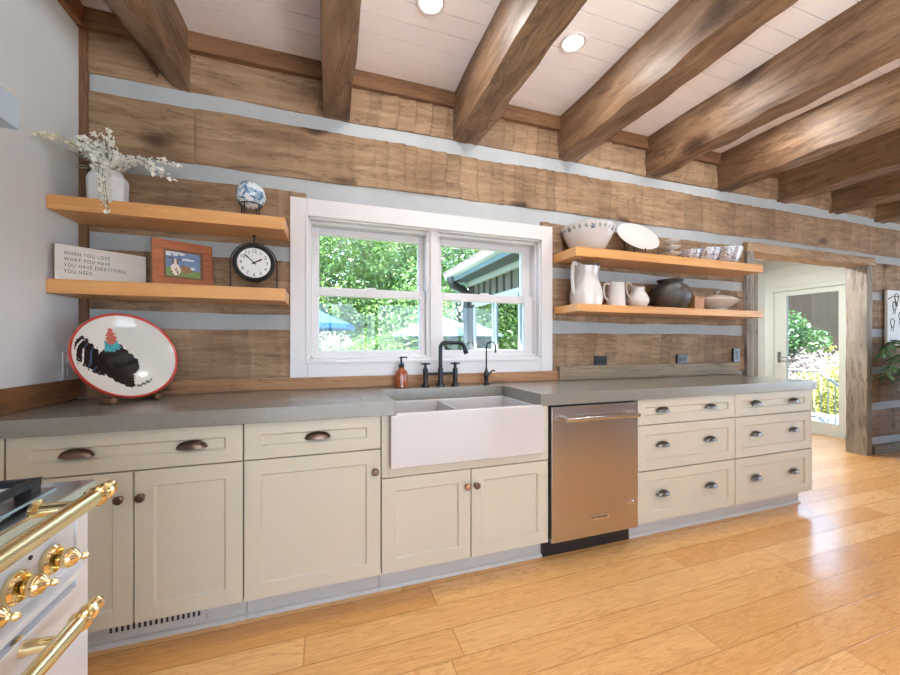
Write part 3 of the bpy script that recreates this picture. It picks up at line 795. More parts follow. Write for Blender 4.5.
# single-door cabinet
t, b = cabinet('base_cabinet', 'cream base cabinet with one drawer over one tall door, left of the white sink', -.320, .246)
f = front(t, b, 'drawer', -.320, .246, ZD0, ZD1); pull(f, -.03, .773, -.320, ZD0)
f = front(t, b, 'door', -.320, .246, ZB, ZD0 - .002); knob(f, .218, .601, -.320, ZB)
# sink cabinet
SX0, SX1 = .286, 1.097
t, b = cabinet('sink_cabinet', 'cream sink base with two short doors below the white apron sink', .248, 1.146, cut=.56)
fr = MB(); bx = b[0]
fr.box(.249 - bx, SX0 - .001 - bx, 0, .02, .563, CB - .001).box(SX1 + .001 - bx, 1.145 - bx, 0, .02, .563, CB - .001).box(SX0 - .001 - bx, SX1 + .001 - bx, 0, .02, .563, .614)
fr.box(.25 - bx, .268 - bx, .02, W - .03 - CF, .563, CB - .001).box(1.126 - bx, 1.144 - bx, .02, W - .03 - CF, .563, CB - .001)
fr.build('face_frame', M['cab'], t, bevel=.001)
f = front(t, b, 'door', .248, .695, ZB, .560); knob(f, .672, .478, .248, ZB, KNOBC)
f = front(t, b, 'door', .697, 1.146, ZB, .560); knob(f, .722, .477, .697, ZB)
# drawer banks
def bank(label, x0, x1, px):
    t, b = cabinet('drawer_cabinet', label, x0, x1)
    for z0, z1, pz in ((.702, .860, .775), (.425, .699, .566), (ZB, .422, .268)):
        f = front(t, b, 'drawer', x0, x1, z0, z1, .058)
        for p in px: pull(f, p, pz, x0, z0, PULLP)
    return t, b
bank('cream three-drawer cabinet right beside the stainless dishwasher', 1.760, 2.586, (1.955, 2.36))
t, b = bank('cream three-drawer cabinet at the right end of the counter by the doorway', 2.588, 3.376, (2.79, 3.185))
MB().box(3.376 - b[0], 3.392 - b[0], 0, W - .04 - CF, ZB, CB - .001).build('end_panel', M['cab'], t, bevel=.001)
ADDED_ISLAND()
# toe-kick air register
v = MB().box(-.81, -.47, CF + .060, CF + .074, .032, .098)
rg = v.build('air_register', M['toe'], bevel=.002); tag(rg, 'long slotted heating register set in the toe kick below the left cabinet', 'vent')
sl = MB()
for i in range(17): sl.box(-.80 + i * .0185 + .004, -.80 + i * .0185 + .0125, CF + .0592, CF + .0603, .058, .088)
sl.build('slots', M['blackplastic'], rg)

# ------------------------------------------------------------------ countertop
cy0 = 1.708
def plate_poly(poly, z0, z1): return MB().prism(poly, z0, z1, 'z')
poly = [(XL + .001, cy0), (.308, cy0), (.308, 2.165), (1.085, 2.165), (1.085, cy0), (3.402, cy0), (3.402, W - .036), (XL + .001, W - .036)]
ct = plate_poly(poly, CB, CT).build('countertop', M['quartz'], bevel=.003)
tag(ct, 'long grey quartz countertop along the log wall, notched around the sink', 'countertop')

# ------------------------------------------------------------------ sink
sk = MB()
sy0, sy1, sz0, sz1 = 1.694, 2.155, .612, .850
def rrect(x0, x1, y0, y1, r, n=6):
    pts = []
    for cx, cy, a0 in ((x1 - r, y1 - r, 0), (x0 + r, y1 - r, PI / 2), (x0 + r, y0 + r, PI), (x1 - r, y0 + r, 1.5 * PI)):
        for i in range(n + 1): pts.append((cx + r * math.cos(a0 + PI / 2 * i / n), cy + r * math.sin(a0 + PI / 2 * i / n)))
    return pts
cx_ = (SX0 + SX1) / 2
ap = MB().prism([(SX0, sz0), (SX1, sz0), (SX1, CB - .0012), (1.0835, CB - .0012), (1.0835, .867), (.3095, .867), (.3095, CB - .0012), (SX0, CB - .0012)], sy0, sy0 + .028, 'y')
ap.box(SX0, SX0 + .026, sy0 + .02, sy1, sz0, CB - .001).box(SX1 - .026, SX1, sy0 + .02, sy1, sz0, CB - .001)
ap.box(SX0, SX1, sy1 - .026, sy1 + .02, sz0, CB - .001).box(SX0 + .01, SX1 - .01, sy0 + .01, sy1 - .01, sz0, sz0 + .03)
ap.box(.637, .662, sy0 + .02, sy1 - .02, sz0 + .02, .853)
sink = ap.build('farmhouse_sink', M['porcelain'], bevel=.007, seg=3); tag(sink, 'white double-bowl apron-front sink below the window', 'sink')
for dxx in (.46, .88):
    MB().lathe([(.045, 0), (.045, .003), (.03, .004), (.028, .001), (0, .001)], (dxx, 1.93, sz0 + .031), 24).build('drain', M['chrome'], sink)

# ------------------------------------------------------------------ faucets
def P(*a): return [Vector(p) for p in a]
def arc(c, r, a0, a1, n, plane='xz'):
    out = []
    for i in range(n + 1):
        a = a0 + (a1 - a0) * i / n
        u, v_ = r * math.cos(a), r * math.sin(a)
        out.append((c[0] + u, c[1], c[2] + v_) if plane == 'xz' else (c[0], c[1] + u, c[2] + v_))
    return out
fx, fy = .69, 2.235
t = thing('bridge_faucet', 'black bridge faucet with two cross handles behind the sink', 'faucet', (fx, fy, CT))
esc = [(.027, 0), (.027, .008), (.018, .016), (.0145, .026), (.0145, .05)]
sp = MB().lathe([(.029, 0), (.029, .008), (.019, .017), (.0155, .03), (.0155, .10), (.018, .102), (.018, .112), (.0125, .115), (.0125, .13)], seg=24)
pth = [(0, 0, .12), (0, 0, .22)] + arc((.032, 0, .243), .032, PI, PI / 2, 8) + [(.06, 0, .275), (.125, 0, .275)] + arc((.125, 0, .243), .032, PI / 2, .45, 6) + [(.172, 0, .215)]
sp.tube(pth, .0125, 14)
sp.tube([(.166, 0, .228), (.175, 0, .205)], .0155, 14)
sp.build('spout', M['black'], t)
MB().tube([(-.098, 0, .080), (.098, 0, .080)], .0095, 14).build('bridge', M['black'], t)
for sgn in (-1, 1):
    vb = MB().lathe(esc + [(.0165, .052), (.0165, .11), (.013, .114), (.009, .12), (.009, .135)], (sgn * .098, 0, 0), 24).build('valve', M['black'], t)
    hd = MB().tube([(sgn * .098 - .03, 0, .143), (sgn * .098 + .03, 0, .143)], [.0055, .0055], 10).tube([(sgn * .098, -.03, .143), (sgn * .098, .03, .143)], .0055, 10)
    hd.lathe([(.011, .130), (.012, .142), (.010, .150), (0, .152)], (sgn * .098, 0, 0), 20).build('cross_handle', M['black'], vb)
t = thing('filter_tap', 'slim black gooseneck water tap right of the bridge faucet', 'faucet', (1.005, 2.235, CT))
b_ = MB().lathe([(.024, 0), (.024, .006), (.015, .012), (.012, .028), (.016, .05), (.019, .064), (.014, .084), (.008, .095), (.006, .11)], seg=24)
b_.build('body', M['black'], t)
MB().tube([(0, 0, .10), (0, 0, .245)] + arc((.034, 0, .245), .034, PI, 0.15, 14) + [(.067, 0, .225)], .0052, 12).lathe([(.007, 0), (.007, .018)], (.067, 0, .208), 14).build('spout', M['black'], t)
MB().tube([(.01, 0, .062), (.03, 0, .078), (.045, 0, .092), (.062, 0, .088)], [.007, .006, .005, .006], 10).build('lever', M['black'], t)

# soap bottle
t = thing('soap_dispenser', 'ribbed amber glass soap bottle with black pump on the counter', 'soap dispenser', (.445, 2.26, CT))
prof = [(.030, 0), (.0385, .004), (.0385, .082), (.035, .098), (.02, .112), (.015, .118), (.015, .126)]
bt = MB(); seg = 48; vs = []
for r_, z_ in prof:
    for k in range(seg):
        a = 2 * PI * k / seg; q = r_ * (1 + (.025 if .002 < z_ < .1 else 0) * math.cos(a * 16))
        vs.append((q * math.cos(a), q * math.sin(a), z_))
bt.add(vs, [(i * seg + k, i * seg + (k + 1) % seg, (i + 1) * seg + (k + 1) % seg, (i + 1) * seg + k) for i in range(len(prof) - 1) for k in range(seg)] + [tuple(range(seg - 1, -1, -1)), tuple((len(prof) - 1) * seg + k for k in range(seg))], 0)
bt.build('bottle', M['amber'], t, angle=50)
MB().lathe([(.017, .124), (.018, .127), (.018, .143), (.012, .147), (.006, .15), (.006, .176), (.010, .178), (.010, .188), (0, .19)], seg=20).tube([(0, 0, .183), (.02, -.008, .186), (.036, -.014, .181)], .0045, 8).build('pump', M['black'], t)

# ------------------------------------------------------------------ dishwasher
DXa, DXb = 1.150, 1.757
t = thing('dishwasher', 'stainless steel dishwasher between the sink and the drawers', 'dishwasher', (DXa, CF, 0))
MB().box(.004, DXb - DXa - .002, .022, .56, .10, CB - .002).build('body', M['blackplastic'], t)
MB().box(.010, DXb - DXa - .004, -.012, .021, .107, .846).build('door', M['stainless'], t, bevel=.003)
MB().box(-.004, DXb - DXa - .004, .060, .08, 0, .11).build('toe_kick', M['blackplastic'], t)
h = MB().tube([(.075, -.058, .780), (DXb - DXa - .048, -.058, .780)], .0125, 18)
h.lathe([(.0145, -.012), (.0145, .012)], (0, 0, 0), 18, mat=trm(.085, -.058, .78) @ rotm('Y', PI / 2)).lathe([(.0145, -.012), (.0145, .012)], (0, 0, 0), 18, mat=trm(DXb - DXa - .058, -.058, .78) @ rotm('Y', PI / 2))
for xx in (.088, DXb - DXa - .062): h.tube([(xx, -.012, .79), (xx, -.058, .78)], .009, 12)
h.build('handle', M['chrome'], t)
MB().box(.055, .50, -.0125, -.0115, .808, .838).build('control_strip', M['stainless'], t)
bp = MB().box(.255, .39, -.0145, -.011, .196, .226).build('badge', M['chrome'], t, bevel=.001)
tx = text_mesh('lettering', 'KITCHENAID', .0195, M['ink'], 'CENTER', 1.0); tx.parent = bp
tx.rotation_euler = (PI / 2, 0, 0); tx.location = (.3225, -.0149, .2045)
ov = MB().lathe([(.029, 0), (.029, .002), (.024, .003), (.023, .0015), (0, .0015)], (0, 0, 0), 28, sy=.42, mat=trm(.545, -.012, .262) @ rotm('X', PI / 2)).build('oval_badge', M['chrome'], t)

# ------------------------------------------------------------------ outlets
def outlet(name, label, x, z, w, h, mat, horizontal=True):
    t = thing(name, label, 'outlet', (x, W - .010, z))
    MB().box(-w / 2, w / 2, -.014, .004, -h / 2, h / 2).build('plate', mat, t, bevel=.003)
    for s_ in (-1, 1):
        d = MB()
        if horizontal: d.box(s_ * w * .2 - .016, s_ * w * .2 + .016, -.0165, -.013, -.017, .017)
        else: d.box(-.017, .017, -.0165, -.013, s_ * h * .2 - .016, s_ * h * .2 + .016)
        d.build('socket', M['black'], t, bevel=.002)
outlet('wall_outlet', 'black outlet on the log wall just right of the window', 2.0, 1.06, .112, .078, M['blackplastic'])
outlet('wall_outlet', 'black outlet on the log wall below the charcoal pot', 2.835, 1.062, .118, .08, M['blackplastic'])
outlet('wall_outlet', 'upright black outlet on the log wall beside the doorway casing', 3.478, 1.09, .078, .122, M['blackplastic'], False)
t = thing('wall_outlet', 'white outlet plate on the left wall behind the rooster bowl', 'outlet', (XL, 2.25, 1.085))
MB().box(0, .006, -.042, .042, -.065, .065).build('plate', M['whitetrim'], t, bevel=.002)
for a_, b_ in ((-.045, -.012), (.012, .045)): MB().box(.005, .009, -.017, .017, a_, b_).build('socket', M['whitetrim'], t, bevel=.002)

# ------------------------------------------------------------------ shelves
def shelf(label, x0, x1, y0, z0, z1):
    o = MB().box(x0, x1, y0, W + .0, z0, z1).build('floating_shelf', M['shelf'], bevel=.003)
    return tag(o, label, 'shelf', 'floating oak shelves')
SLU, SLL, SRU, SRL = 1.845, 1.475, 1.843, 1.460
shelf('upper oak shelf left of the window, under the white flower pot', XL + .002, -.197, 2.10, SLU - .064, SLU)
shelf('lower oak shelf left of the window, under the clock', XL + .002, -.197, 2.10, SLL - .064, SLL)
shelf('upper oak shelf right of the window, under the white bowls', 1.588, 3.435, 2.08, SRU - .062, SRU)
shelf('lower oak shelf right of the window, under the white pitchers', 1.596, 3.435, 2.08, SRL - .052, SRL)

# flower pot and sprays --------------------------------------------------------
px_, py_ = -.975, 2.185
pt = MB(); prof = [(.060, 0), (.074, .006), (.077, .115), (.072, .13), (.058, .145), (.058, .157), (.052, .157), (.052, .12), (0, .12)]
vs = []; seg = 8
pt.lathe(prof, (0, 0, 0), 10, mat=rotm('Z', .3))
pot = pt.build('flower_pot', M['chalk'], loc=(px_, py_, SLU), bevel=.004, angle=25); tag(pot, 'white faceted cement pot holding flower sprays on the upper left shelf', 'pot')
fa = thing('flower_spray', 'loose spray of small white blossoms standing in the white pot', 'flowers', (px_, py_, SLU + .14))
rf = random.Random(5)
BL = MB()
def blossom(mb, p, s, r):
    d = Vector((r.uniform(-1, 1), r.uniform(-1, .3), r.uniform(-.6, 1))).normalized()
    q = d.to_track_quat('Z', 'Y').to_matrix().to_4x4()
    for k in range(4):
        a = k * PI / 2 + r.uniform(-.3, .3)
        m_ = trm(*p) @ q @ rotm('Z', a) @ rotm('Y', -r.uniform(.3, .8))
        l = s * r.uniform(.8, 1.2); w_ = l * .42
        mb.add([(0, 0, 0), (l * .5, -w_, .003), (l, 0, .0), (l * .5, w_, .003)], [(0, 1, 2, 3)], 0, m_)
stems = [(-.02, -.05, .17, 0), (.05, -.02, .10, 0), (.0, .0, .22, 0), (-.06, .0, .12, 0), (.08, .03, .12, 0), (.03, .05, .14, 0), (-.09, -.03, .15, 0),
         (.05, -.135, -.25, 1), (.03, -.13, -.20, 1), (.065, -.14, -.29, 1), (.01, -.12, -.10, 1), (.27, -.05, -.08, 1), (.22, -.08, -.06, 1), (.30, -.02, .0, 1), (-.13, -.24, .05, 2), (-.09, .05, .18, 0), (.06, -.06, .15, 0), (-.05, -.1, -.02, 1), (.11, -.02, .07, 0), (.0, -.06, .11, 0), (-.04, -.05, .08, 0), (.05, -.08, .06, 0), (.02, -.07, .15, 0), (-.07, -.07, .08, 0), (.08, -.06, .04, 0)]
for ex, ey, ez, typ in stems:
    pts = []
    for i in range(9):
        u = i / 8
        if typ == 1: p = Vector((ex * u, ey * min(1, u * 1.3), .10 * math.sin(u * PI * .75) + ez * u ** 1.8))
        elif typ == 2: p = Vector((ex * u, ey * u, .05 * math.sin(u * PI) + ez * u))
        else: p = Vector((ex * u ** 1.4, ey * u ** 1.4, ez * u))
        pts.append(p)
    st = MB().tube(pts, [.0022 - .0014 * i / 8 for i in range(9)], 6).build('stem', M['stem'], fa)
    bl = MB()
    nb = 30 if typ != 0 else 22
    for i in range(nb):
        u = .22 + .78 * (i + 1) / nb; k = min(7, int(u * 8)); p = pts[k].lerp(pts[k + 1], u * 8 - k)
        blossom(bl, p + Vector((rf.uniform(-.013, .013), rf.uniform(-.013, .013), rf.uniform(-.01, .01))), rf.uniform(.010, .018), rf)
    bl.build('blossoms', M['petal'] if typ != 2 else M['bud'], st, smooth=False)
lv = MB()
for i in range(26):
    a = rf.uniform(0, 2 * PI); d = rf.uniform(.05, .15)
    p1 = Vector((math.cos(a) * d * 1.2, math.sin(a) * d * .5 - .01, rf.uniform(.01, .09)))
    s_ = Vector((-math.sin(a), math.cos(a), .2)) * .007
    m0 = p1 * .5 + Vector((0, 0, .02))
    lv.add([tuple(p1 * .1), tuple(m0 + s_), tuple(p1), tuple(m0 - s_)], [(0, 1, 2, 3)], 0)
lv.build('leaves', M['sageleaf'], fa, smooth=False)

# glass orb and stand
ox, oy = -.372, 2.20
sd = thing('wire_stand', 'thin black wire ring stand under the glass orb', 'stand', (ox, oy, SLU))
MB().tube([(.052 * math.cos(2 * PI * i / 32), .052 * math.sin(2 * PI * i / 32), .078) for i in range(33)], .003, 8).build('ring', M['black'], sd)
for a in (-.6, -2.0, 1.2, 2.7):
    MB().tube([(.052 * math.cos(a), .052 * math.sin(a), .078), (.054 * math.cos(a), .054 * math.sin(a), 0)], .003, 8).build('leg', M['black'], sd)
ob = MB().sphere((0, 0, 0), .073, 36, 20).build('glass_orb', M['orb'], loc=(ox, oy, SLU + .130)); tag(ob, 'mottled blue and white glass ball resting on the wire stand', 'ornament')

# wooden sign
sx0, sy_0, sx1_, sy_1 = -1.128, 2.104, -.868, 2.295
ang = math.atan2(sy_1 - sy_0, sx1_ - sx0); ln = math.hypot(sy_1 - sy_0, sx1_ - sx0)
t = thing('word_sign', 'whitewashed wooden block sign with four lines of grey lettering, left end of the lower shelf', 'sign', (sx0, sy_0, SLL), ang)
MB().box(0, ln, .004, .04, 0, .158).build('block', M['boxwood'], t, bevel=.001)
fc = MB().box(.0, ln, 0, .004, .0005, .1575).build('sign_face', M['sign_face'], t)
for i, s_ in enumerate(('WHEN YOU LOVE', 'WHAT YOU HAVE', 'YOU HAVE EVERYTHING', 'YOU NEED')):
    o = text_mesh('lettering', s_, .0235, M['ink'], 'LEFT', 1.22, depth=.0003); o.parent = fc
    o.rotation_euler = (PI / 2, 0, 0); o.location = (.028, -.0006, .113 - i * .027); o.scale = (.70, 1, 1)

# picture frame with a photo of cows
fa0 = Vector((-.793, 2.165)); fa1 = Vector((-.566, 2.285)); fl_ = (fa1 - fa0).length
t = thing('picture_frame', 'chestnut wooden frame with a small cow photo, beside the word sign', 'picture frame', (fa0.x, fa0.y, SLL), math.atan2(fa1.y - fa0.y, fa1.x - fa0.x))
TM = rotm('X', -.10)
fm = MB(); fh = .238; bw = .046
fm.box(0, fl_, 0, .022, 0, bw, 0, TM).box(0, fl_, 0, .022, fh - bw, fh, 0, TM).box(0, bw, 0, .022, bw, fh - bw, 0, TM).box(fl_ - bw, fl_, 0, .022, bw, fh - bw, 0, TM)
fm.build('frame', M['frame_wood'], t, bevel=.003)
MB().box(bw - .004, fl_ - bw + .004, .008, .018, bw - .004, fh - bw + .004, 0, TM).build('liner', M['ledger'], t)
# the photo: coloured regions of a print
M['p_sky'] = plain('print sky', rgb(96, 124, 164), 0.3, 0, .3, 26); M['p_cloud'] = plain('print cloud', rgb(206, 214, 222), 0.3, 0, .1, 20)
M['p_grass'] = plain('print grass', rgb(104, 134, 70), 0.3, 0, .25, 60); M['p_white'] = plain('print white hide', rgb(226, 216, 204), 0.3, 0, .08, 40)
M['p_brown'] = plain('print brown hide', rgb(104, 66, 44), 0.3, 0, .2, 40); M['p_dark'] = plain('print dark', rgb(40, 34, 36), 0.3)
M['p_tan'] = plain('print tan hide', rgb(142, 104, 74), 0.3, 0, .2, 40)
def ell(u, v_, cx, cy, rx, ry): return ((u - cx) / rx) ** 2 + ((v_ - cy) / ry) ** 2 < 1
def cow(u, v_):
    if ell(u, v_, .26, .52, .07, .20) and not ell(u, v_, .20, .62, .03, .06) and not ell(u, v_, .33, .62, .03, .06):
        return 3 if abs(u - .265) < .03 or v_ < .5 else 4
    if ell(u, v_, .20, .62, .035, .07) or ell(u, v_, .33, .62, .03, .07): return 4
    if ell(u, v_, .14, .74, .07, .035) or ell(u, v_, .40, .72, .07, .03): return 5
    if ell(u, v_, .17, .88, .02, .07) or ell(u, v_, .38, .86, .02, .07): return 5
    if ell(u, v_, .27, .28, .15, .24): return 3 if (int(u * 23) + int(v_ * 9)) % 4 else 4
    if ell(u, v_, .58, .30, .16, .16) or ell(u, v_, .50, .42, .05, .09): return 6
    if v_ < .26 + .03 * math.sin(u * 9): return 2
    if v_ < .34 + .02 * math.sin(u * 15): return 2 if u < .5 else 0
    if ell(u, v_, .75, .36, .10, .08): return 1
    if ell(u, v_, .1, .93, .45, .10) or ell(u, v_, .62, .72, .22, .05): return 1
    return 0
pm = MB(); nu, nv = 90, 62; pw, phh = fl_ - 2 * bw - .02, fh - 2 * bw - .02
vs = [(bw + .01 + pw * i / nu, .0068, bw + .01 + phh * j / nv) for j in range(nv + 1) for i in range(nu + 1)]
fs = []; ms = []
for j in range(nv):
    for i in range(nu):
        a = j * (nu + 1) + i; fs.append((a, a + 1, a + nu + 2, a + nu + 1)); ms.append(cow((i + .5) / nu, (j + .5) / nv))
pm.add(vs, fs, ms, TM)
pm.build('photo', [M['p_sky'], M['p_cloud'], M['p_grass'], M['p_white'], M['p_brown'], M['p_dark'], M['p_tan']], t)

# clock
kx, ky = -.357, 2.205
t = thing('mantel_clock', 'round black clock hung in a thin arched stand on the lower left shelf', 'clock', (kx, ky, SLL), .12)
RX = rotm('X', PI / 2); kz = .143; kr = .099
MB().lathe([(kr, -.018), (kr + .003, .0), (kr, .014), (kr - .010, .020), (kr - .018, .016), (kr - .020, .008), (0, .008)], (0, 0, 0), 48, mat=trm(0, 0, kz) @ RX).build('case', M['black'], t)
fc = MB().lathe([(kr - .020, .0085), (kr - .0205, .0095), (0, .0095)], (0, 0, 0), 48, mat=trm(0, 0, kz) @ RX).build('dial', M['clockface'], t)
for i in range(1, 13):
    a = PI / 2 - i * PI / 6
    o = text_mesh('numeral', str(i), .026, M['black'], 'CENTER', 1.0, depth=.0002); o.parent = fc
    o.rotation_euler = (PI / 2, 0, 0); o.location = (.062 * math.cos(a), -.0100, kz + .062 * math.sin(a) - .009)
def hand(nm, ang_, L, w_):
    MB().prism([(-w_, -.012), (w_, -.012), (w_ * .9, L * .55), (w_ * 1.5, L * .7), (0, L), (-w_ * 1.5, L * .7), (-w_ * .9, L * .55)], -.0125, -.0115, 'y', mat=trm(0, 0, kz) @ rotm('Y', ang_)).build(nm, M['black'], t)
hand('hour_hand', math.radians(60), .046, .0035); hand('minute_hand', math.radians(-48), .066, .0028)
MB().lathe([(.006, .008), (.006, .014), (0, .015)], (0, 0, 0), 16, mat=trm(0, 0, kz) @ RX).build('pin', M['black'], t)
hp = [(-.110, 0, 0), (-.110, 0, .12)] + [(0.110 * math.cos(PI - PI * i / 24), 0, .14 + 0.110 * math.sin(PI - PI * i / 24)) for i in range(25)] + [(.110, 0, .12), (.110, 0, 0)]
MB().tube(hp, .0032, 8).tube([(0, 0, .25), (0, 0, .285)], .0045, 8).sphere((0, 0, .287), .007, 14, 8).tube([(-.110, -.04, .003), (-.110, .04, .003)], .003, 8).tube([(.110, -.04, .003), (.110, .04, .003)], .003, 8).build('arch_stand', M['black'], t)

# rooster bowl on its easel -----------------------------------------------------
def poly_in(p, poly):
    x, y = p; c = False; n = len(poly); j = n - 1
    for i in range(n):
        xi, yi = poly[i]; xj, yj = poly[j]
        if (yi > y) != (yj > y) and x < (xj - xi) * (y - yi) / (yj - yi + 1e-12) + xi: c = not c
        j = i
    return c
body = [(-.50, -.02), (-.42, .12), (-.34, .20), (-.27, .34), (-.16, .40), (-.04, .34), (.06, .20), (.18, .08), (.26, -.06), (.27, -.22), (.21, -.34), (.14, -.40), (.12, -.55), (.10, -.70), (.02, -.74), (-.08, -.70), (-.22, -.60), (-.36, -.46), (-.48, -.34), (-.54, -.18)]
tail = [(-.44, .10), (-.52, .24), (-.62, .34), (-.74, .44), (-.84, .36), (-.90, .18), (-.90, -.02), (-.84, -.18), (-.72, -.26), (-.62, -.36), (-.48, -.44), (-.38, -.40), (-.40, -.1)]
head = [(-.30, .36), (-.31, .50), (-.28, .60), (-.25, .68), (-.18, .64), (-.14, .56), (-.11, .48), (-.12, .36), (-.20, .30)]
neck = [(-.34, .14), (-.33, .40), (-.22, .30), (-.10, .42), (-.02, .24), (-.18, .14)]
grass = [(.02, -.72), (.2, -.66), (.32, -.60), (.46, -.54), (.40, -.62), (.26, -.68), (.14, -.74)]
RO = 0.205
def rooster(x, y):
    u, v_ = x / RO, y / RO
    n_ = .010 * math.sin(u * 70) + .010 * math.sin(v_ * 83 + u * 31)
    p = (u + n_, v_ + .5 * n_)
    if poly_in(p, head): return 4
    if poly_in((u, v_ + n_), neck): return 3
    if poly_in(p, body): return 1
    if poly_in((u + 1.5 * n_, v_ + 1.5 * n_), tail):
        return 1 if math.sin(u * 44 - v_ * 26 + 3 * math.sin(v_ * 7)) > -.72 else (2 if u > -.72 else 0)
    if poly_in((u + n_, v_ + 2 * n_), grass): return 5
    return 0
rb = MB(); NR, NS = 74, 220; vs = []; fs = []; ms = []
def bz(r): return .045 * (r / RO) ** 2.4
for i in range(NR + 1):
    r_ = RO * (.0001 + i / NR)
    for k in range(NS):
        a = 2 * PI * k / NS; vs.append((r_ * math.cos(a), r_ * math.sin(a), bz(r_)))
for i in range(NR):
    for k in range(NS):
        k2 = (k + 1) % NS
        fs.append((i * NS + k, i * NS + k2, (i + 1) * NS + k2, (i + 1) * NS + k))
        rm = RO * (i + .5) / NR; am = 2 * PI * (k + .5) / NS
        ms.append(6 if rm > RO * .957 else rooster(rm * math.cos(am), rm * math.sin(am)))
rb.add(vs, fs, ms)
rb.lathe([(RO * 1.0, bz(RO)), (RO * 1.006, bz(RO) + .003), (RO * 1.018, bz(RO) - .004), (RO * .99, bz(RO) - .022), (RO * .80, .006), (RO * .5, -.012), (.07, -.018), (.07, -.024), (0, -.024)], (0, 0, 0), 72, mats=[6, 6, 6, 6, 6, 0, 0, 0], cap=False)
nrm = Vector((.70, -.64, .36)).normalized()
upv = Vector((0, 0, 1)); xax = upv.cross(nrm).normalized(); yax = nrm.cross(xax)
R3 = Matrix((xax, yax, nrm)).transposed().to_4x4()
rc = Vector((-.880, 2.125, CT + .207))
ro = rb.build('rooster_bowl', [M['cream'], M['rblack'], M['rnavy'], M['rteal'], M['rcomb'], M['rgrass'], M['red']], angle=50)
ro.matrix_world = trm(*(rc - nrm * .02)) @ R3 @ rotm('Z', -.05)
tag(ro, 'large cream bowl with a red rim and a painted black rooster, leaning in the corner', 'bowl')
es = thing('bowl_easel', 'small dark wooden easel holding the rooster bowl on the counter', 'stand', (rc.x, rc.y, CT))
def el(p): return Vector(p) - Vector((rc.x, rc.y, CT))
nb_ = Vector((nrm.x, nrm.y, 0)).normalized(); sd_ = Vector((-nb_.y, nb_.x, 0))
for s_ in (-1, 1):
    a0 = Vector((rc.x, rc.y, CT + .012)) + sd_ * s_ * .085 + nb_ * .085
    a1 = Vector((rc.x, rc.y, CT + .012)) + sd_ * s_ * .085 - nb_ * .02
    a2 = Vector((rc.x, rc.y, CT + .20)) + sd_ * s_ * .03 - nb_ * .085
    ft = MB().tube([el(a0), el(a1)], .010, 10).tube([el(a1), el(a2)], .008, 10).sphere(el(a0) + Vector((0, 0, .004)), .014, 14, 10)
    ft.build('leg', M['ledger'], es)

# ------------------------------------------------------------------ right shelf china
def bowl_prof(r, h, foot=.5, th=.006, pw=.5):
    out = [(0, 0), (r * foot, 0), (r * foot * .98, .008)]
    n = 24
    for i in range(1, n + 1):
        u = i / n; out.append((r * (foot + (1 - foot) * u ** pw), .008 + (h - .008) * u))
    out.append((r - th, h))
    for i in range(n - 1, -1, -1):
        u = i / n; out.append((max(.001, r * (foot + (1 - foot) * u ** pw) - th), .014 + (h - .014) * u))
    out.append((0, .014))
    return out
bx_, by_ = 1.785, 2.205; br, bh = .186, .172
mb = MB(); prof = bowl_prof(br, bh, .5, .006, .62); seg = 240
tmp = MB().lathe(prof, (0, 0, 0), seg)
ms = []
for fi, f in enumerate(tmp.f):
    c_ = sum((Vector(tmp.v[i]) for i in f), Vector()) / len(f)
    q = (math.atan2(c_.y, c_.x) + PI) / (2 * PI) * 26; k = int(q); a = (q % 1) - .5; z_ = (c_.z / bh - .83) / .11
    m_ = 0
    if fi < seg * 26:
        d = math.hypot(a / (.38 if k % 4 == 0 else .24), z_ / (1 if k % 4 == 0 else .75))
        if d < 1 and not .55 < d < .7: m_ = 2 if k % 4 == 0 else 1
    ms.append(m_)
mb.add(tmp.v, tmp.f, ms)
tag(mb.build('serving_bowl', [M['china'], M['sage'], M['bluegrey']], loc=(bx_, by_, SRU)), 'wide white bowl with a band of grey-green motifs on the upper right shelf', 'bowl')
# plate on stand
pn = Vector((-.12, -.78, .62)).normalized(); xa = Vector((0, 0, 1)).cross(pn).normalized(); ya = pn.cross(xa)
PR = Matrix((xa, ya, pn)).transposed().to_4x4(); pc = Vector((2.235, 2.205, SRU + .152))
pl = MB(); pp = [(0, 0), (.095, 0), (.11, .006), (.158, .016), (.162, .014), (.158, .009), (.11, -.004), (.09, -.009), (0, -.009)]
tmp = MB().lathe(pp, (0, 0, 0), 80); ms = []
for fi, f in enumerate(tmp.f):
    k = fi % 80; ring = fi // 80
    ms.append(1 if ring == 2 and k % 4 == 0 else 0)
pl.add(tmp.v, tmp.f, ms)
po = pl.build('dinner_plate', [M['china'], M['platerim']]); po.matrix_world = trm(*pc) @ PR
tag(po, 'white plate with a faint rim pattern, leaning on a stand beside the wide bowl', 'plate')
ps = thing('plate_stand', 'small dark wire plate stand holding the leaning white plate', 'stand', (pc.x, pc.y, SRU))
for s_ in (-1, 1):
    q = [(s_ * .06 + .02, -.115, .04), (s_ * .06 + .02, -.112, .005), (s_ * .06 + .02, .09, .005), (s_ * .04 + .02, .105, .16)]
    MB().tube(q, .0035, 8).build('leg', M['black'], ps)
MB().tube([(-.04, .088, .006), (.08, .088, .006)], .003, 8).build('crossbar', M['black'], ps)
# tiered white dishes
for i, nm in enumerate(('bottom', 'middle', 'top')):
    s_ = 1 - i * .08
    d = MB().lathe([(0, 0), (.034 * s_, 0), (.03 * s_, .006), (.012, .014), (.012, .032), (.05 * s_, .040), (.072 * s_, .050), (.070 * s_, .053), (.04 * s_, .0475), (0, .0475)], seg=36)
    o = d.build('pedestal_dish', M['china'], loc=(2.572, 2.20, SRU + i * .049 + .0005 * i))
    tag(o, f'small white footed dish, {nm} of the stack of three beside the leaning plate', 'dish', 'stacked footed dishes')
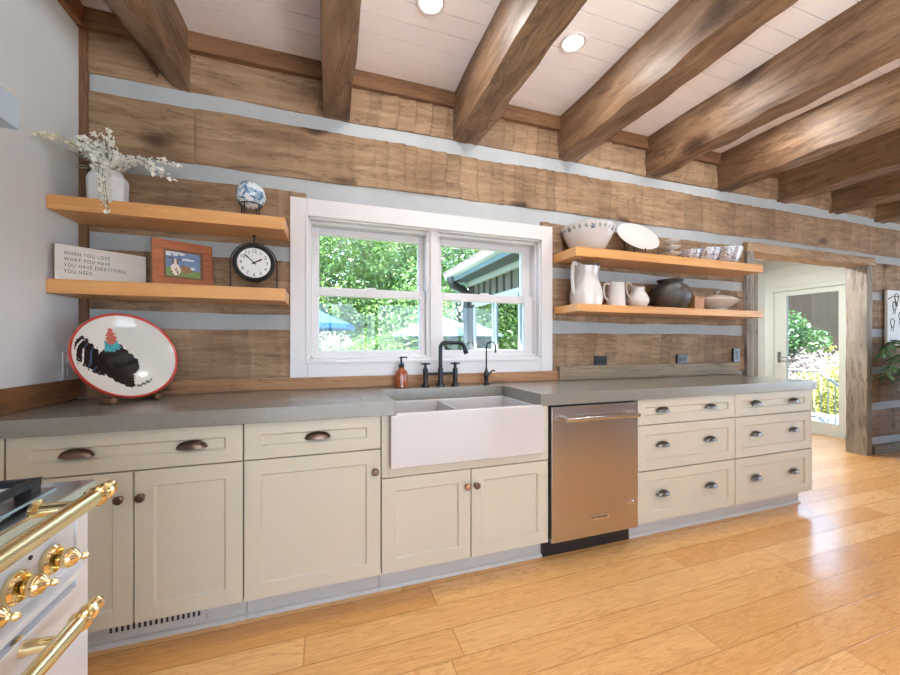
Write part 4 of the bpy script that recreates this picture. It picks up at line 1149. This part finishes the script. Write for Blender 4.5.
# etched bowls
for x_, r_, h_, lb in ((2.765, .095, .088, 'smallest etched silver-grey bowl, leftmost of the three in the row'), (2.945, .112, .115, 'middle-sized etched silver-grey bowl, between its smaller and larger neighbours'), (3.165, .136, .135, 'largest etched silver-grey bowl at the right end of the upper shelf')):
    o = MB().lathe(bowl_prof(r_, h_, .62, .005, .7), seg=48).build('etched_bowl', M['etched'], loc=(x_, 2.215, SRU)); tag(o, lb, 'bowl', 'etched bowls on the upper right shelf')

# pitchers: lathe with a pulled spout and a looped handle
def pitcher(name, label, loc, prof, spout, lip, hp, hr, mat='china', sq=0.0, rz=0.0):
    t = thing(name, label, 'pitcher', loc, rz)
    seg = 56; vs = []; top = prof[-1][1]; n = len(prof)
    th = .005; full = list(prof) + [(max(.004, r - th), z) for r, z in reversed(prof)]
    full[n:] = [(r, max(z, prof[0][1] + .008)) for r, z in full[n:]]
    fs = []
    for r, z in full:
        k = max(0.0, (z - top * .72) / (top * .28)) ** 1.6
        for i in range(seg):
            a = 2 * PI * i / seg; c_, s_ = math.cos(a), math.sin(a)
            w_ = max(0, math.cos(a)) ** 6
            w2 = max(0, -math.cos(a)) ** 8
            q = 1 + sq * (1 / max(abs(c_), abs(s_)) - 1)
            vs.append(((r * q + spout * k * w_) * c_, (r * q) * s_, z + lip * k * w_ + lip * .9 * k * w2))
    N = len(full)
    for i in range(N - 1):
        for j in range(seg):
            j2 = (j + 1) % seg; fs.append((i * seg + j, i * seg + j2, (i + 1) * seg + j2, (i + 1) * seg + j))
    fs.append(tuple(range(seg - 1, -1, -1))); fs.append(tuple((N - 1) * seg + j for j in range(seg)))
    MB().add(vs, fs, 0).build('body', M[mat], t, angle=50)
    pts = [Vector((p[0], 0, p[1])) for p in hp]
    sm = []
    for i in range(len(pts) - 1):       # catmull-rom
        p0 = pts[max(i - 1, 0)]; p1 = pts[i]; p2 = pts[i + 1]; p3 = pts[min(i + 2, len(pts) - 1)]
        for q in range(6):
            u = q / 6; sm.append(.5 * ((2 * p1) + (p2 - p0) * u + (2 * p0 - 5 * p1 + 4 * p2 - p3) * u * u + (3 * p1 - p0 - 3 * p2 + p3) * u ** 3))
    sm.append(pts[-1])
    MB().tube(sm, hr, 12).build('handle', M[mat], t)
    return t
pitcher('water_pitcher', 'tall white pitcher with a flared scalloped top, left end of the lower shelf', (1.765, 2.20, SRL),
        [(.078, 0), (.096, .004), (.104, .05), (.102, .10), (.088, .15), (.074, .19), (.073, .225), (.084, .275)], .024, .044,
        [(-.080, .285), (-.108, .300), (-.114, .22), (-.112, .14), (-.100, .08)], .013, sq=.25)
pitcher('straight_jug', 'white straight-sided jug with a loop handle, between the tall pitcher and the small creamer', (2.02, 2.19, SRL),
        [(.058, 0), (.066, .004), (.065, .06), (.061, .12), (.059, .175)], .014, .018,
        [(-.058, .165), (-.092, .165), (-.108, .13), (-.098, .07), (-.064, .045)], .007)
pitcher('creamer', 'small round-bellied white creamer with a high loop handle beside the charcoal pot', (2.225, 2.19, SRL),
        [(.045, 0), (.058, .004), (.078, .04), (.080, .065), (.062, .10), (.046, .125), (.048, .150)], .020, .014,
        [(-.045, .145), (-.075, .185), (-.108, .170), (-.102, .115), (-.072, .075)], .006)
o = MB().lathe([(0, 0), (.08, 0), (.10, .01), (.135, .06), (.146, .10), (.142, .14), (.118, .178), (.088, .200), (.080, .206), (.094, .224), (.096, .229), (.088, .228), (.074, .208), (.074, .18), (.10, .15), (.13, .1), (.09, .02), (0, .015)], seg=56).build('stoneware_pot', M['darkpot'], loc=(2.56, 2.20, SRL))
tag(o, 'round charcoal stoneware pot on the lower right shelf', 'pot')
o = MB().box(-.05, .05, -.045, .045, 0, .084).box(-.053, .053, -.048, .048, .084, .098).build('wooden_box', M['boxwood'], loc=(2.73, 2.135, SRL), bevel=.002); tag(o, 'small brown wooden box between the charcoal pot and the covered dish', 'box')
t = thing('covered_tureen', 'oval grey-white covered serving dish at the right end of the lower shelf', 'serving dish', (3.075, 2.205, SRL))
SX_, SY_ = 1.0, .62
MB().lathe([(0, 0), (.10, 0), (.105, .01), (.09, .02), (.14, .045), (.185, .075), (.205, .088), (.20, .092), (0, .088)], (0, 0, 0), 48, sx=SX_, sy=SY_).build('base', M['ironstone'], t)
MB().lathe([(0, .0885), (.196, .0915), (.18, .104), (.12, .124), (.05, .136), (0, .138)], (0, 0, 0), 48, sx=SX_, sy=SY_).lathe([(.012, .134), (.008, .146), (.02, .154), (.022, .163), (.01, .170), (0, .171)], (0, 0, 0), 20).build('lid', M['ironstone'], t)
for s_ in (-1, 1): MB().tube([(s_ * .19, -.03, .082), (s_ * .232, -.02, .092), (s_ * .24, 0, .094), (s_ * .232, .02, .092), (s_ * .19, .03, .082)], .007, 8).build('handle', M['ironstone'], t)

# ------------------------------------------------------------------ range at the left
RX0, RY1_, RY0_ = -.425, .885, -.35
t = thing('kitchen_range', 'white enamel range with brass rails and knobs along the left edge', 'range', (XL + .36, .27, 0))
bx, by = XL + .36, .27
def rbox(mb, x0, x1, y0, y1, z0, z1): mb.box(x0 - bx, x1 - bx, y0 - by, y1 - by, z0, z1)
m_ = MB(); rbox(m_, XL + .02, RX0 - .012, RY0_, RY1_ - .004, .08, .905); m_.build('body', M['enamel'], t, bevel=.002)
m_ = MB()
rbox(m_, RX0 - .012, RX0, .851, RY1_, .06, .905); m_.build('pilaster', M['enamel'], t, bevel=.002)
m_ = MB(); rbox(m_, RX0 - .012, RX0 + .002, RY0_, RY0_ + .034, .06, .905); m_.build('pilaster', M['enamel'], t, bevel=.002)
m_ = MB(); rbox(m_, RX0 - .012, RX0 - .004, RY0_ + .035, .850, .79, .905); m_.build('control_panel', M['enamel'], t, bevel=.001)
m_ = MB(); m_.prism([(RX0 - .012 - bx, .760), (RX0 - .002 - bx, .760), (RX0 - .001 - bx, .768), (RX0 + .012 - bx, .776), (RX0 + .012 - bx, .785), (RX0 - .004 - bx, .792), (RX0 - .012 - bx, .792)], RY0_ + .035 - by, .850 - by, 'y'); 
# prism along y uses (x, z) pairs
m_.build('moulding', M['enamel'], t, bevel=.0)
dpanel = shaker(.845 - (RY0_ + .04), .56, .08, .02, .012)
dpm = trm(RX0 + .004 - bx, RY0_ + .04 - by, .192) @ rotm('Z', PI / 2)
dd = MB().add(dpanel.v, dpanel.f, 0, dpm).build('oven_door', M['enamel'], t, bevel=.001)
m_ = MB(); rbox(m_, RX0 - .03, RX0 - .008, RY0_ + .01, .875, .0, .185); m_.build('plinth', M['enamel'], t, bevel=.002)
m_ = MB(); rbox(m_, XL + .02, RX0 + .008, RY0_ - .005, RY1_ + .008, .905, .928); m_.build('nosing', M['nosing'], t, bevel=.004)
m_ = MB(); rbox(m_, XL + .05, RX0 - .03, RY0_ + .03, RY1_ - .028, .927, .9305); m_.build('cooktop', M['cooktop'], t, bevel=.001)
# brass rails
def rail(z, yend, xr, finy, r=.0145):
    m_ = MB(); x = xr - bx
    m_.tube([(x, RY0_ + .06 - by, z), (x, yend - .012 - by, z)], r, 18)
    prof = [(r, 0), (r * 1.25, .003), (r * 1.35, .008), (r * 1.1, .012), (r * .92, .016), (r * .92, .028), (r * 1.15, .030), (r * 1.15, .034), (r * .6, .038), (r * .55, .042), (r * .85, .047), (r * .95, .053), (r * .7, .060), (r * .35, .063), (r * .4, .066), (0, .069)]
    m_.lathe(prof, (0, 0, 0), 24, mat=trm(x, yend - .012 - by, z) @ rotm('X', -PI / 2))
    h_ = m_.build('rail', M['brass'], t)
    for y_ in (yend - .045, RY0_ + .1):
        b2 = MB()
        b2.tube([(RX0 - .004 - bx, y_ - by, z), (x, y_ - by, z)], [.011, .009], 14).lathe([(.018, 0), (.018, .004), (.011, .008)], (0, 0, 0), 20, mat=trm(RX0 - .004 - bx, y_ - by, z) @ rotm('Y', PI / 2))
        b2.build('bracket', M['brass'], h_)
rail(.925, .80, -.372, .855, .0135); rail(.738, .762, -.375, .82, .0125)
for i in range(9):
    y_ = .784 - i * .0735
    if y_ < RY0_ + .1: break
    kb = MB().lathe([(.0215, 0), (.0235, .004), (.0235, .008), (.020, .012), (.0185, .012), (.0175, .006), (0, .006)], (0, 0, 0), 32, mat=trm(RX0 - .004 - bx, y_ - by, .832) @ rotm('Y', PI / 2)).build('bezel', M['brass'], t)
    kk = MB().lathe([(.009, .005), (.009, .014), (.0125, .018), (.0155, .025), (.0155, .030), (.012, .036), (.006, .040), (.004, .044), (.006, .048), (.003, .053), (0, .054)], (0, 0, 0), 24, mat=trm(RX0 - .004 - bx, y_ - by, .832) @ rotm('Y', PI / 2))
    kk.build('knob', M['brass'], kb)
MB().lathe([(.0035, 0), (.0035, .002), (0, .003)], (0, 0, 0), 14, mat=trm(RX0 - .004 - bx, .745 - by, .858) @ rotm('Y', PI / 2)).build('indicator_lamp', M['blackplastic'], t)
# grates
def grate(cx, cy, w_, d_, lab=None):
    g = MB(); z0, z1 = .944, .956
    x0, x1, y0, y1 = cx - w_ / 2, cx + w_ / 2, cy - d_ / 2, cy + d_ / 2
    b_ = .013
    for a in (x0, x1 - b_): rbox(g, a, a + b_, y0, y1, z0, z1)
    for a in (y0, y1 - b_): rbox(g, x0, x1, a, a + b_, z0, z1)
    rbox(g, cx - b_ / 2, cx + b_ / 2, y0, cy - .04, z0, z1); rbox(g, cx - b_ / 2, cx + b_ / 2, cy + .04, y1, z0, z1)
    rbox(g, x0, cx - .04, cy - b_ / 2, cy + b_ / 2, z0, z1); rbox(g, cx + .04, x1, cy - b_ / 2, cy + b_ / 2, z0, z1)
    for a in (x0, x1 - .024):
        for c_ in (y0, y1 - .024): rbox(g, a, a + .024, c_, c_ + .024, .930, .952)
    o = g.build('grate', M['grate'], t, bevel=.002)
    MB().lathe([(.048, .9305), (.048, .938), (.036, .940), (.036, .948), (.03, .950), (0, .950)], (cx - bx, cy - by, 0), 32).build('burner', M['grate'], t)
for cy_ in (.70, .40, .10, -.19):
    for cx2 in (-.60, -.90): grate(cx2, cy_, .27, .27)

# hood
t = thing('range_hood', 'pale steel range hood edge on the left wall above the range', 'range hood', (XL, .27, 1.574))
MB().box(0, .632, -.62, .62, 0, .055).build('rim', M['hood'], t, bevel=.002)
MB().box(.03, .60, -.58, .58, -.003, .002).build('filter', M['stainless'], t)
MB().box(0, .30, -.2, .2, .055, CZ - 1.574 - .1).build('chimney', M['hood'], t, bevel=.003)

# ------------------------------------------------------------------ right side: picture and plant
t = thing('wall_picture', 'white canvas with dark line-drawn birds on a branch, right of the doorway', 'picture', (5.985, W - .012, 1.478))
MB().box(-.19, .42, -.025, .0, -.302, .302).build('canvas', M['clockface'], t, bevel=.002)
ink = MB(); rp = random.Random(9)
for cx2, cz2 in ((-.06, .13), (-.10, -.06), (.06, .02), (.10, .18), (-.02, .22)):
    pts = [(cx2 + .035 * math.cos(a) * (1 + .2 * math.sin(3 * a)), -.0262, cz2 + .05 * math.sin(a)) for a in [2 * PI * i / 16 for i in range(17)]]
    ink.tube(pts, .004, 6); ink.tube([(cx2 - .02, -.0262, cz2 - .05), (cx2 - .03, -.0262, cz2 - .09)], .003, 6); ink.tube([(cx2 + .015, -.0262, cz2 - .05), (cx2 + .012, -.0262, cz2 - .09)], .003, 6)
ink.tube([(-.18, -.0262, .20), (-.08, -.0262, .24), (.05, -.0262, .23), (.3, -.0262, .27)], .005, 6)
ink.build('drawing', M['ink'], t)

def leaf_quad(mb, p, d, l, w_, m=0, droop=.3):
    d = d.normalized(); s_ = d.cross(Vector((0, 0, 1)))
    if s_.length < .1: s_ = Vector((1, 0, 0))
    s_ = s_.normalized() * w_
    e = p + d * l - Vector((0, 0, l * droop)); q = p + d * l * .5
    mb.add([tuple(p), tuple(q - s_), tuple(e), tuple(q + s_)], [(0, 1, 2, 3)], m)
plx, ply = 5.84, 1.93
t = thing('potted_plant', 'leafy green fern-like houseplant at the right edge below the picture', 'plant', (plx, ply, 0))
MB().lathe([(0, 0), (.14, 0), (.15, .02), (.19, .36), (.20, .38), (.18, .38), (.17, .30), (0, .30)], seg=36).build('pot', M['terracotta'], t)
rl_ = random.Random(14)
stm = MB(); fol = MB()
for i in range(90):
    a = rl_.uniform(0, 2 * PI); R_ = rl_.uniform(.18, .60); top = rl_.uniform(.55, 1.0)
    prev = Vector((0, 0, .3)); pts = []
    for j in range(13):
        u = j / 12
        pts.append(Vector((math.cos(a) * R_ * u ** 1.1, math.sin(a) * R_ * u ** 1.1 * (.75), .3 + top * math.sin(u * PI * .62) / math.sin(PI * .5) - (.1 if i % 3 else .28) * u ** 2)))
    pts = [p for p in pts if p.y + ply < W - .05]
    if len(pts) < 4: continue
    stm.tube(pts, .003, 5)
    for j in range(3, len(pts)):
        d = pts[j] - pts[j - 1]; sd2 = d.cross(Vector((0, 0, 1))).normalized()
        for s_ in (-1, 1):
            leaf_quad(fol, pts[j], sd2 * s_ + d.normalized() * .6 + Vector((0, 0, rl_.uniform(-.3, .3))), rl_.uniform(.06, .11), rl_.uniform(.016, .026))
fol.v = [(x, min(y, W - .04 - ply), z) for x, y, z in fol.v]
stm.build('stems', M['stem'], t); fol.build('foliage', M['leaf_house'], t, smooth=False)

# ------------------------------------------------------------------ outdoors
struct(MB().box(-40, 40, W + .5, 50, -.9, -.8).box(-40, 40, -45, YF - .3, -.9, -.8).box(XR + .4, 40, YF - .3, W + .5, -.9, -.8).build('ground', M['grassland']))
struct(MB().box(-16, 24, -20, YF - .3, -.8, -.14).box(XR + .3, 20, YF - .3, W - 1.0, -.8, -.14).build('bounce_terrace_floor', M['deck']))  # pale unseen terrace, added to bounce sunlight up through the windows
# house wing seen through the window
t = thing('house_wing', 'house wing with dark vertical siding and white windows outside the kitchen window', 'building', (3.6, 6.0, -.8))
def wb(mb, x0, x1, y0, y1, z0, z1, m=0): return mb.box(x0 - 3.6, x1 - 3.6, y0 - 6.0, y1 - 6.0, z0 + .8, z1 + .8, m)
WY1 = 9.05
m_ = MB()
wb(m_, 3.6, 3.8, 3.9, WY1, -.8, 1.02); wb(m_, 3.6, 3.8, 3.9, WY1, 2.20, 3.0); wb(m_, 3.6, 3.8, 8.86, WY1, 1.02, 2.2); wb(m_, 3.6, 3.8, 3.9, 6.1, 1.02, 2.2)
wb(m_, 3.8, 6.2, WY1 - .2, WY1, -.8, 3.0); wb(m_, 5.0, 6.2, 4.2, WY1 - .2, -.8, 3.0)
m_.build('siding', M['outside_dark'], t)
m_ = MB()
y_ = 4.0
while y_ < WY1: wb(m_, 3.565, 3.6, y_, y_ + .05, 2.32, 2.78); wb(m_, 3.575, 3.6, y_, y_ + .05, -.8, .95); y_ += .34
wb(m_, 3.56, 3.6, 8.86, 9.06, -.8, 2.8)
m_.build('battens', M['batten'], t)
m_ = MB(); wb(m_, 3.575, 3.6, 6.05, 8.9, 2.2, 2.3); m_.build('head_trim', M['fascia'], t)
for a, b2 in ((6.36, 7.50), (7.56, 8.74)):
    m_ = MB()
    wb(m_, 3.57, 3.64, a, a + .08, 1.02, 2.2); wb(m_, 3.57, 3.64, b2 - .08, b2, 1.02, 2.2); wb(m_, 3.57, 3.64, a, b2, 2.12, 2.2); wb(m_, 3.57, 3.64, a, b2, 1.02, 1.08)
    wf = m_.build('window', M['fascia'], t, bevel=.004)
    m_ = MB(); wb(m_, 3.60, 3.61, a + .06, b2 - .06, 1.06, 2.14); m_.build('pane', M['wingglass'], wf)
m_ = MB(); wb(m_, 3.12, 3.6, 3.9, WY1 + .3, 2.80, 2.84); m_.build('soffit', M['soffit'], t)
m_ = MB(); wb(m_, 3.50, 3.6, 3.9, WY1 + .0, 2.68, 2.80); m_.build('frieze', M['fascia'], t)
m_ = MB(); wb(m_, 3.08, 3.12, 3.9, WY1 + .3, 2.78, 3.0); m_.build('fascia', M['gutter'], t)
m_ = MB(); m_.prism([(-.60, 3.72), (-.52, 3.68), (-.48, 3.68), (-.48, 3.80), (-.62, 3.80)], -2.1, WY1 + .3 - 6, 'y'); m_.build('gutter', M['fascia'], t)
m_ = MB(); m_.prism([(-.62, 3.80), (-.62, 3.85), (1.3, 5.0), (1.3, 4.9)], -2.1, WY1 + .35 - 6, 'y')
for i in range(10): m_.box(-.62 + i * .19, -.62 + i * .19 + .01, -2.1, WY1 + .35 - 6, 3.85 + i * .114, 3.88 + i * .114)
m_.build('roof', M['shingle'], t)
MB().tube([(-.55, 2.95, 3.70), (-.55, 2.95, 3.60), (-.5, 2.97, 3.5), (-.2, 3.05, 3.40), (-.08, 3.08, 3.3), (-.07, 3.08, 3.1), (-.07, 3.08, 0)], .11, 14).build('downspout', M['downpipe'], t)

# patio umbrellas
def umbrella(name, label, x, y, r_, ze, za, mat, gz=-.8):
    t = thing(name, label, 'umbrella', (x, y, gz))
    n = 8; ring = [(r_ * math.cos(2 * PI * k / n + .2), r_ * math.sin(2 * PI * k / n + .2), ze - gz) for k in range(n)]
    vs = [(0, 0, za - gz)]
    mid = [(p[0] * .5, p[1] * .5, (ze * .52 + za * .48) - gz + .03) for p in ring]
    low = [(p[0], p[1], p[2] - .08) for p in ring]
    vs += mid + ring + low; fs = []
    for k in range(n):
        k2 = (k + 1) % n
        fs += [(0, 1 + k, 1 + k2), (1 + k, 1 + n + k, 1 + n + k2, 1 + k2), (1 + n + k, 1 + 2 * n + k, 1 + 2 * n + k2, 1 + n + k2)]
    c_ = MB().add(vs, fs, 0).build('canopy', mat, t, smooth=False)
    md = c_.modifiers.new('solid', 'SOLIDIFY'); md.thickness = .012
    MB().tube([(0, 0, 0), (0, 0, za - gz + .06)], .025, 12).build('pole', M['fascia'], t)
    MB().lathe([(0, 0), (.25, 0), (.25, .06), (.05, .09), (.05, .2), (0, .2)], seg=24).build('base', M['batten'], t)
    for k in range(n): MB().tube([(0, 0, za - gz - .03), (mid[k][0], mid[k][1], mid[k][2] - .03), (ring[k][0] * .97, ring[k][1] * .97, ring[k][2] - .02)], .010, 6).build('rib', M['fascia'], t)
umbrella('patio_umbrella', 'blue patio umbrella outside, seen through the left window pane', -.72, 7.0, 1.28, 1.53, 2.02, M['umb_blue'])
umbrella('patio_umbrella', 'pale aqua patio umbrella outside, seen behind the window mullion', 3.3, 10.9, 1.5, 1.50, 2.08, M['umb_white'])

# trees and shrubs
def foliage(blobs, n, size, seed, flat=.0):
    r = random.Random(seed); mb = MB(); vs = []; fs = []
    wts = [b[3] ** 2 for b in blobs]; tot = sum(wts)
    for bi, (cx, cy, cz, R_) in enumerate(blobs):
        for _ in range(int(n * wts[bi] / tot)):
            d = Vector((r.gauss(0, 1), r.gauss(0, 1), r.gauss(0, .85))).normalized()
            p = Vector((cx, cy, cz)) + d * R_ * (r.random() ** .28)
            nn = Vector((r.gauss(0, 1), r.gauss(0, 1), r.gauss(.7, 1))).normalized()
            s_ = nn.orthogonal().normalized(); a = r.uniform(0, 6.28)
            u = (s_ * math.cos(a) + nn.cross(s_) * math.sin(a)); w_ = nn.cross(u)
            l = size * r.uniform(.6, 1.3); q = l * .42
            o = len(vs)
            vs += [tuple(p - u * l), tuple(p - w_ * q), tuple(p + u * l), tuple(p + w_ * q)]
            fs.append((o, o + 1, o + 2, o + 3))
    mb.v = vs; mb.f = fs; mb.m = [0] * len(fs)
    return mb
def fbuild(mb, name, mat, parent):
    me = bpy.data.meshes.new(name); me.from_pydata(mb.v, [], mb.f); me.materials.append(mat)
    o = bpy.data.objects.new(name, me); COL.objects.link(o); o.parent = parent; return o
def tree(label, x, y, h, cr, mat, seed, n=9000, size=.13, gz=-.8):
    r = random.Random(seed)
    t = thing('tree', label, 'tree', (x, y, gz), 0, 'trees outside the kitchen window')
    tr = MB().tube([(0, 0, 0), (.1, .05, h * .25), (-.05, 0, h * .5), (.1, .1, h * .8)], [.2, .16, .11, .04], 10)
    bl = []
    for i in range(20):
        a = r.uniform(0, 2 * PI); q = r.uniform(.1, .8) * cr; zz = r.uniform(.12, .95) * h
        k = 1 - abs(zz / h - .5) * .8
        c_ = (math.cos(a) * q * k, math.sin(a) * q * k, zz); bl.append(c_ + (r.uniform(.30, .5) * cr,))
        tr.tube([(0, 0, max(.3, zz * .7)), (c_[0] * .6, c_[1] * .6, zz * .9), c_], [.06, .04, .015], 6)
    tr.build('trunk', M['bark'], t)
    fbuild(foliage(bl, n, size, seed + 1), 'foliage', mat, t)
tree('bright maple-like tree filling the upper left window pane', 1.2, 12.0, 7.4, 3.0, M['leaf_bright'], 31, 34000, .075)
tree('mid-green tree low behind the blue umbrella', -2.6, 13.0, 6.6, 2.9, M['leaf_mid'], 32, 22000, .08)
tree('mid-green tree seen behind the window mullion', 4.6, 14.5, 8.2, 3.0, M['leaf_mid'], 33, 26000, .08)
tree('darker tree behind the bright tree at left', -.6, 17.5, 9.5, 3.8, M['leaf_dark'], 34, 20000, .12)
tree('darker tree behind the house wing roof', 5.6, 19.5, 10.5, 4.2, M['leaf_dark'], 35, 22000, .12)
tree('darker tree behind the bright tree, to the right of it', 2.4, 19.0, 10.0, 4.0, M['leaf_dark'], 36, 20000, .12)
tree('tree far left outside, beyond the window edge', -6.5, 16.0, 9.0, 4.2, M['leaf_mid'], 37, 7000, .18)
tree('tree far right outside, behind the wing', 10.5, 17.0, 9.5, 4.2, M['leaf_mid'], 38, 7000, .18)
def shrub(label, x, y, gz, R_, h, mat, seed, n=3000, size=.06, group='shrubs outside'):
    r = random.Random(seed)
    t = thing('shrub', label, 'shrub', (x, y, gz), 0, group)
    bl = [(r.uniform(-.6, .6) * R_, r.uniform(-.6, .6) * R_, r.uniform(.2, .75) * h, r.uniform(.4, .6) * R_) for _ in range(9)]
    st = MB()
    for b_ in bl: st.tube([(0, 0, 0), (b_[0] * .5, b_[1] * .5, b_[2] * .6), (b_[0], b_[1], b_[2])], [.025, .018, .008], 5)
    st.build('stems', M['bark'], t)
    fbuild(foliage(bl, n, size, seed + 1), 'foliage', mat, t)
shrub('light green shrub outside below the bright tree', 1.4, 10.4, -.8, 1.5, 2.1, M['leaf_bright'], 51, 16000, .04)
shrub('green shrub outside beside the blue umbrella', -.5, 10.0, -.8, 1.4, 2.0, M['leaf_mid'], 52, 14000, .04)
shrub('green shrub outside left of the pale umbrella', 2.6, 13.0, -.8, 1.3, 2.2, M['leaf_mid'], 53, 13000, .045)
shrub('pale flowering shrub outside behind the blue umbrella', -.1, 10.8, .4, .8, 1.6, M['leaf_pink'], 54, 1600, .05)

# beyond the glazed door: deck, railing, planting, barn wall
struct(MB().box(EX + .15, 8.3, 2.52, 6.5, -.16, -.03).build('deck_floor', M['deck'], bevel=.004))
t = thing('stair_railing', 'grey metal railing with upright bars outside the glass door', 'railing', (7.3, 3.9, -.03))
tp = [(0, 1.3, .80), (0, -.25, .80), (0, -1.05, .12)]
MB().tube(tp, .022, 10).tube([(0, 1.3, .08), (0, -.25, .08), (0, -1.05, -.6)], .018, 10).build('handrail', M['rail'], t)
y_ = 1.25
i = 0
while y_ > -1.05:
    zt = .80 if y_ > -.25 else .80 - (-.25 - y_) * .85
    MB().tube([(0, y_, zt), (0, y_, zt - .74)], .0085, 8).build('baluster', M['rail'], t); y_ -= .085
shrub('yellow-green shrub outside the glass door, behind the railing', 9.0, 4.4, -.9, 1.0, 1.85, M['leaf_yellow'], 61, 9000, .04)
shrub('yellow-green shrub outside the glass door, right behind the stair rail', 9.6, 3.4, -1.0, 1.1, 2.0, M['leaf_yellow'], 62, 9000, .04)
shrub('pale blossoming shrub outside the glass door', 10.6, 5.0, -.5, 1.2, 1.35, M['leaf_pink'], 63, 9000, .045)
shrub('yellow shrub outside at the foot of the barn wall', 11.4, 4.0, -.6, 1.3, 1.9, M['leaf_yellow'], 64, 4500, .06)
shrub('leafy green shrub outside at the upper left of the door glass', 10.0, 5.7, .2, .75, 2.1, M['leaf_mid'], 65, 5500, .05)
bw_ = MB()
for i in range(60): bw_.box(0, .05 + (.012 if i % 2 else 0), i * .2 - 6, i * .2 - 6 + .197, 0, 4.6)
o = bw_.build('barn_wall', M['fence'], loc=(13.6, 4.8, -.9)); tag(o, 'dark brown vertical-board barn wall outside, seen through the glass door', 'wall')

# ------------------------------------------------------------------ daylight
sun = bpy.data.lights.new('sun', 'SUN'); sun.energy = 38.0; sun.angle = math.radians(.6); sun.color = (1, .99, .97)
so = bpy.data.objects.new('sun', sun); COL.objects.link(so)
so.rotation_euler = Vector((.30, .36, -.88)).to_track_quat('-Z', 'Y').to_euler()
wd = bpy.data.worlds.new('sky'); SC.world = wd; wd.use_nodes = True
nt = wd.node_tree; bg = nt.nodes['Background']
tc = nd(nt, 'ShaderNodeTexCoord'); sp_ = nd(nt, 'ShaderNodeSeparateXYZ'); nt.links.new(tc.outputs['Generated'], sp_.inputs[0])
cr = ramp(nt, math_(nt, 'MULTIPLY_ADD', sp_.outputs['Z'], .5, .5), [(.45, rgb(150, 160, 130)), (.5, rgb(208, 230, 250)), (.65, rgb(184, 214, 250)), (1, rgb(140, 184, 246))])
nt.links.new(cr, bg.inputs['Color']); bg.inputs['Strength'].default_value = 8.0

SC.view_settings.view_transform = 'Standard'; SC.view_settings.look = 'None'
SC.view_settings.gamma = 1.0; SC.view_settings.use_curve_mapping = False
SC.view_settings.exposure = 0.28
cy = SC.cycles
cy.use_denoising = True; cy.max_bounces = 10; cy.diffuse_bounces = 5; cy.glossy_bounces = 4; cy.transparent_max_bounces = 12
cy.sample_clamp_indirect = 6.0; cy.caustics_reflective = False; cy.caustics_refractive = False
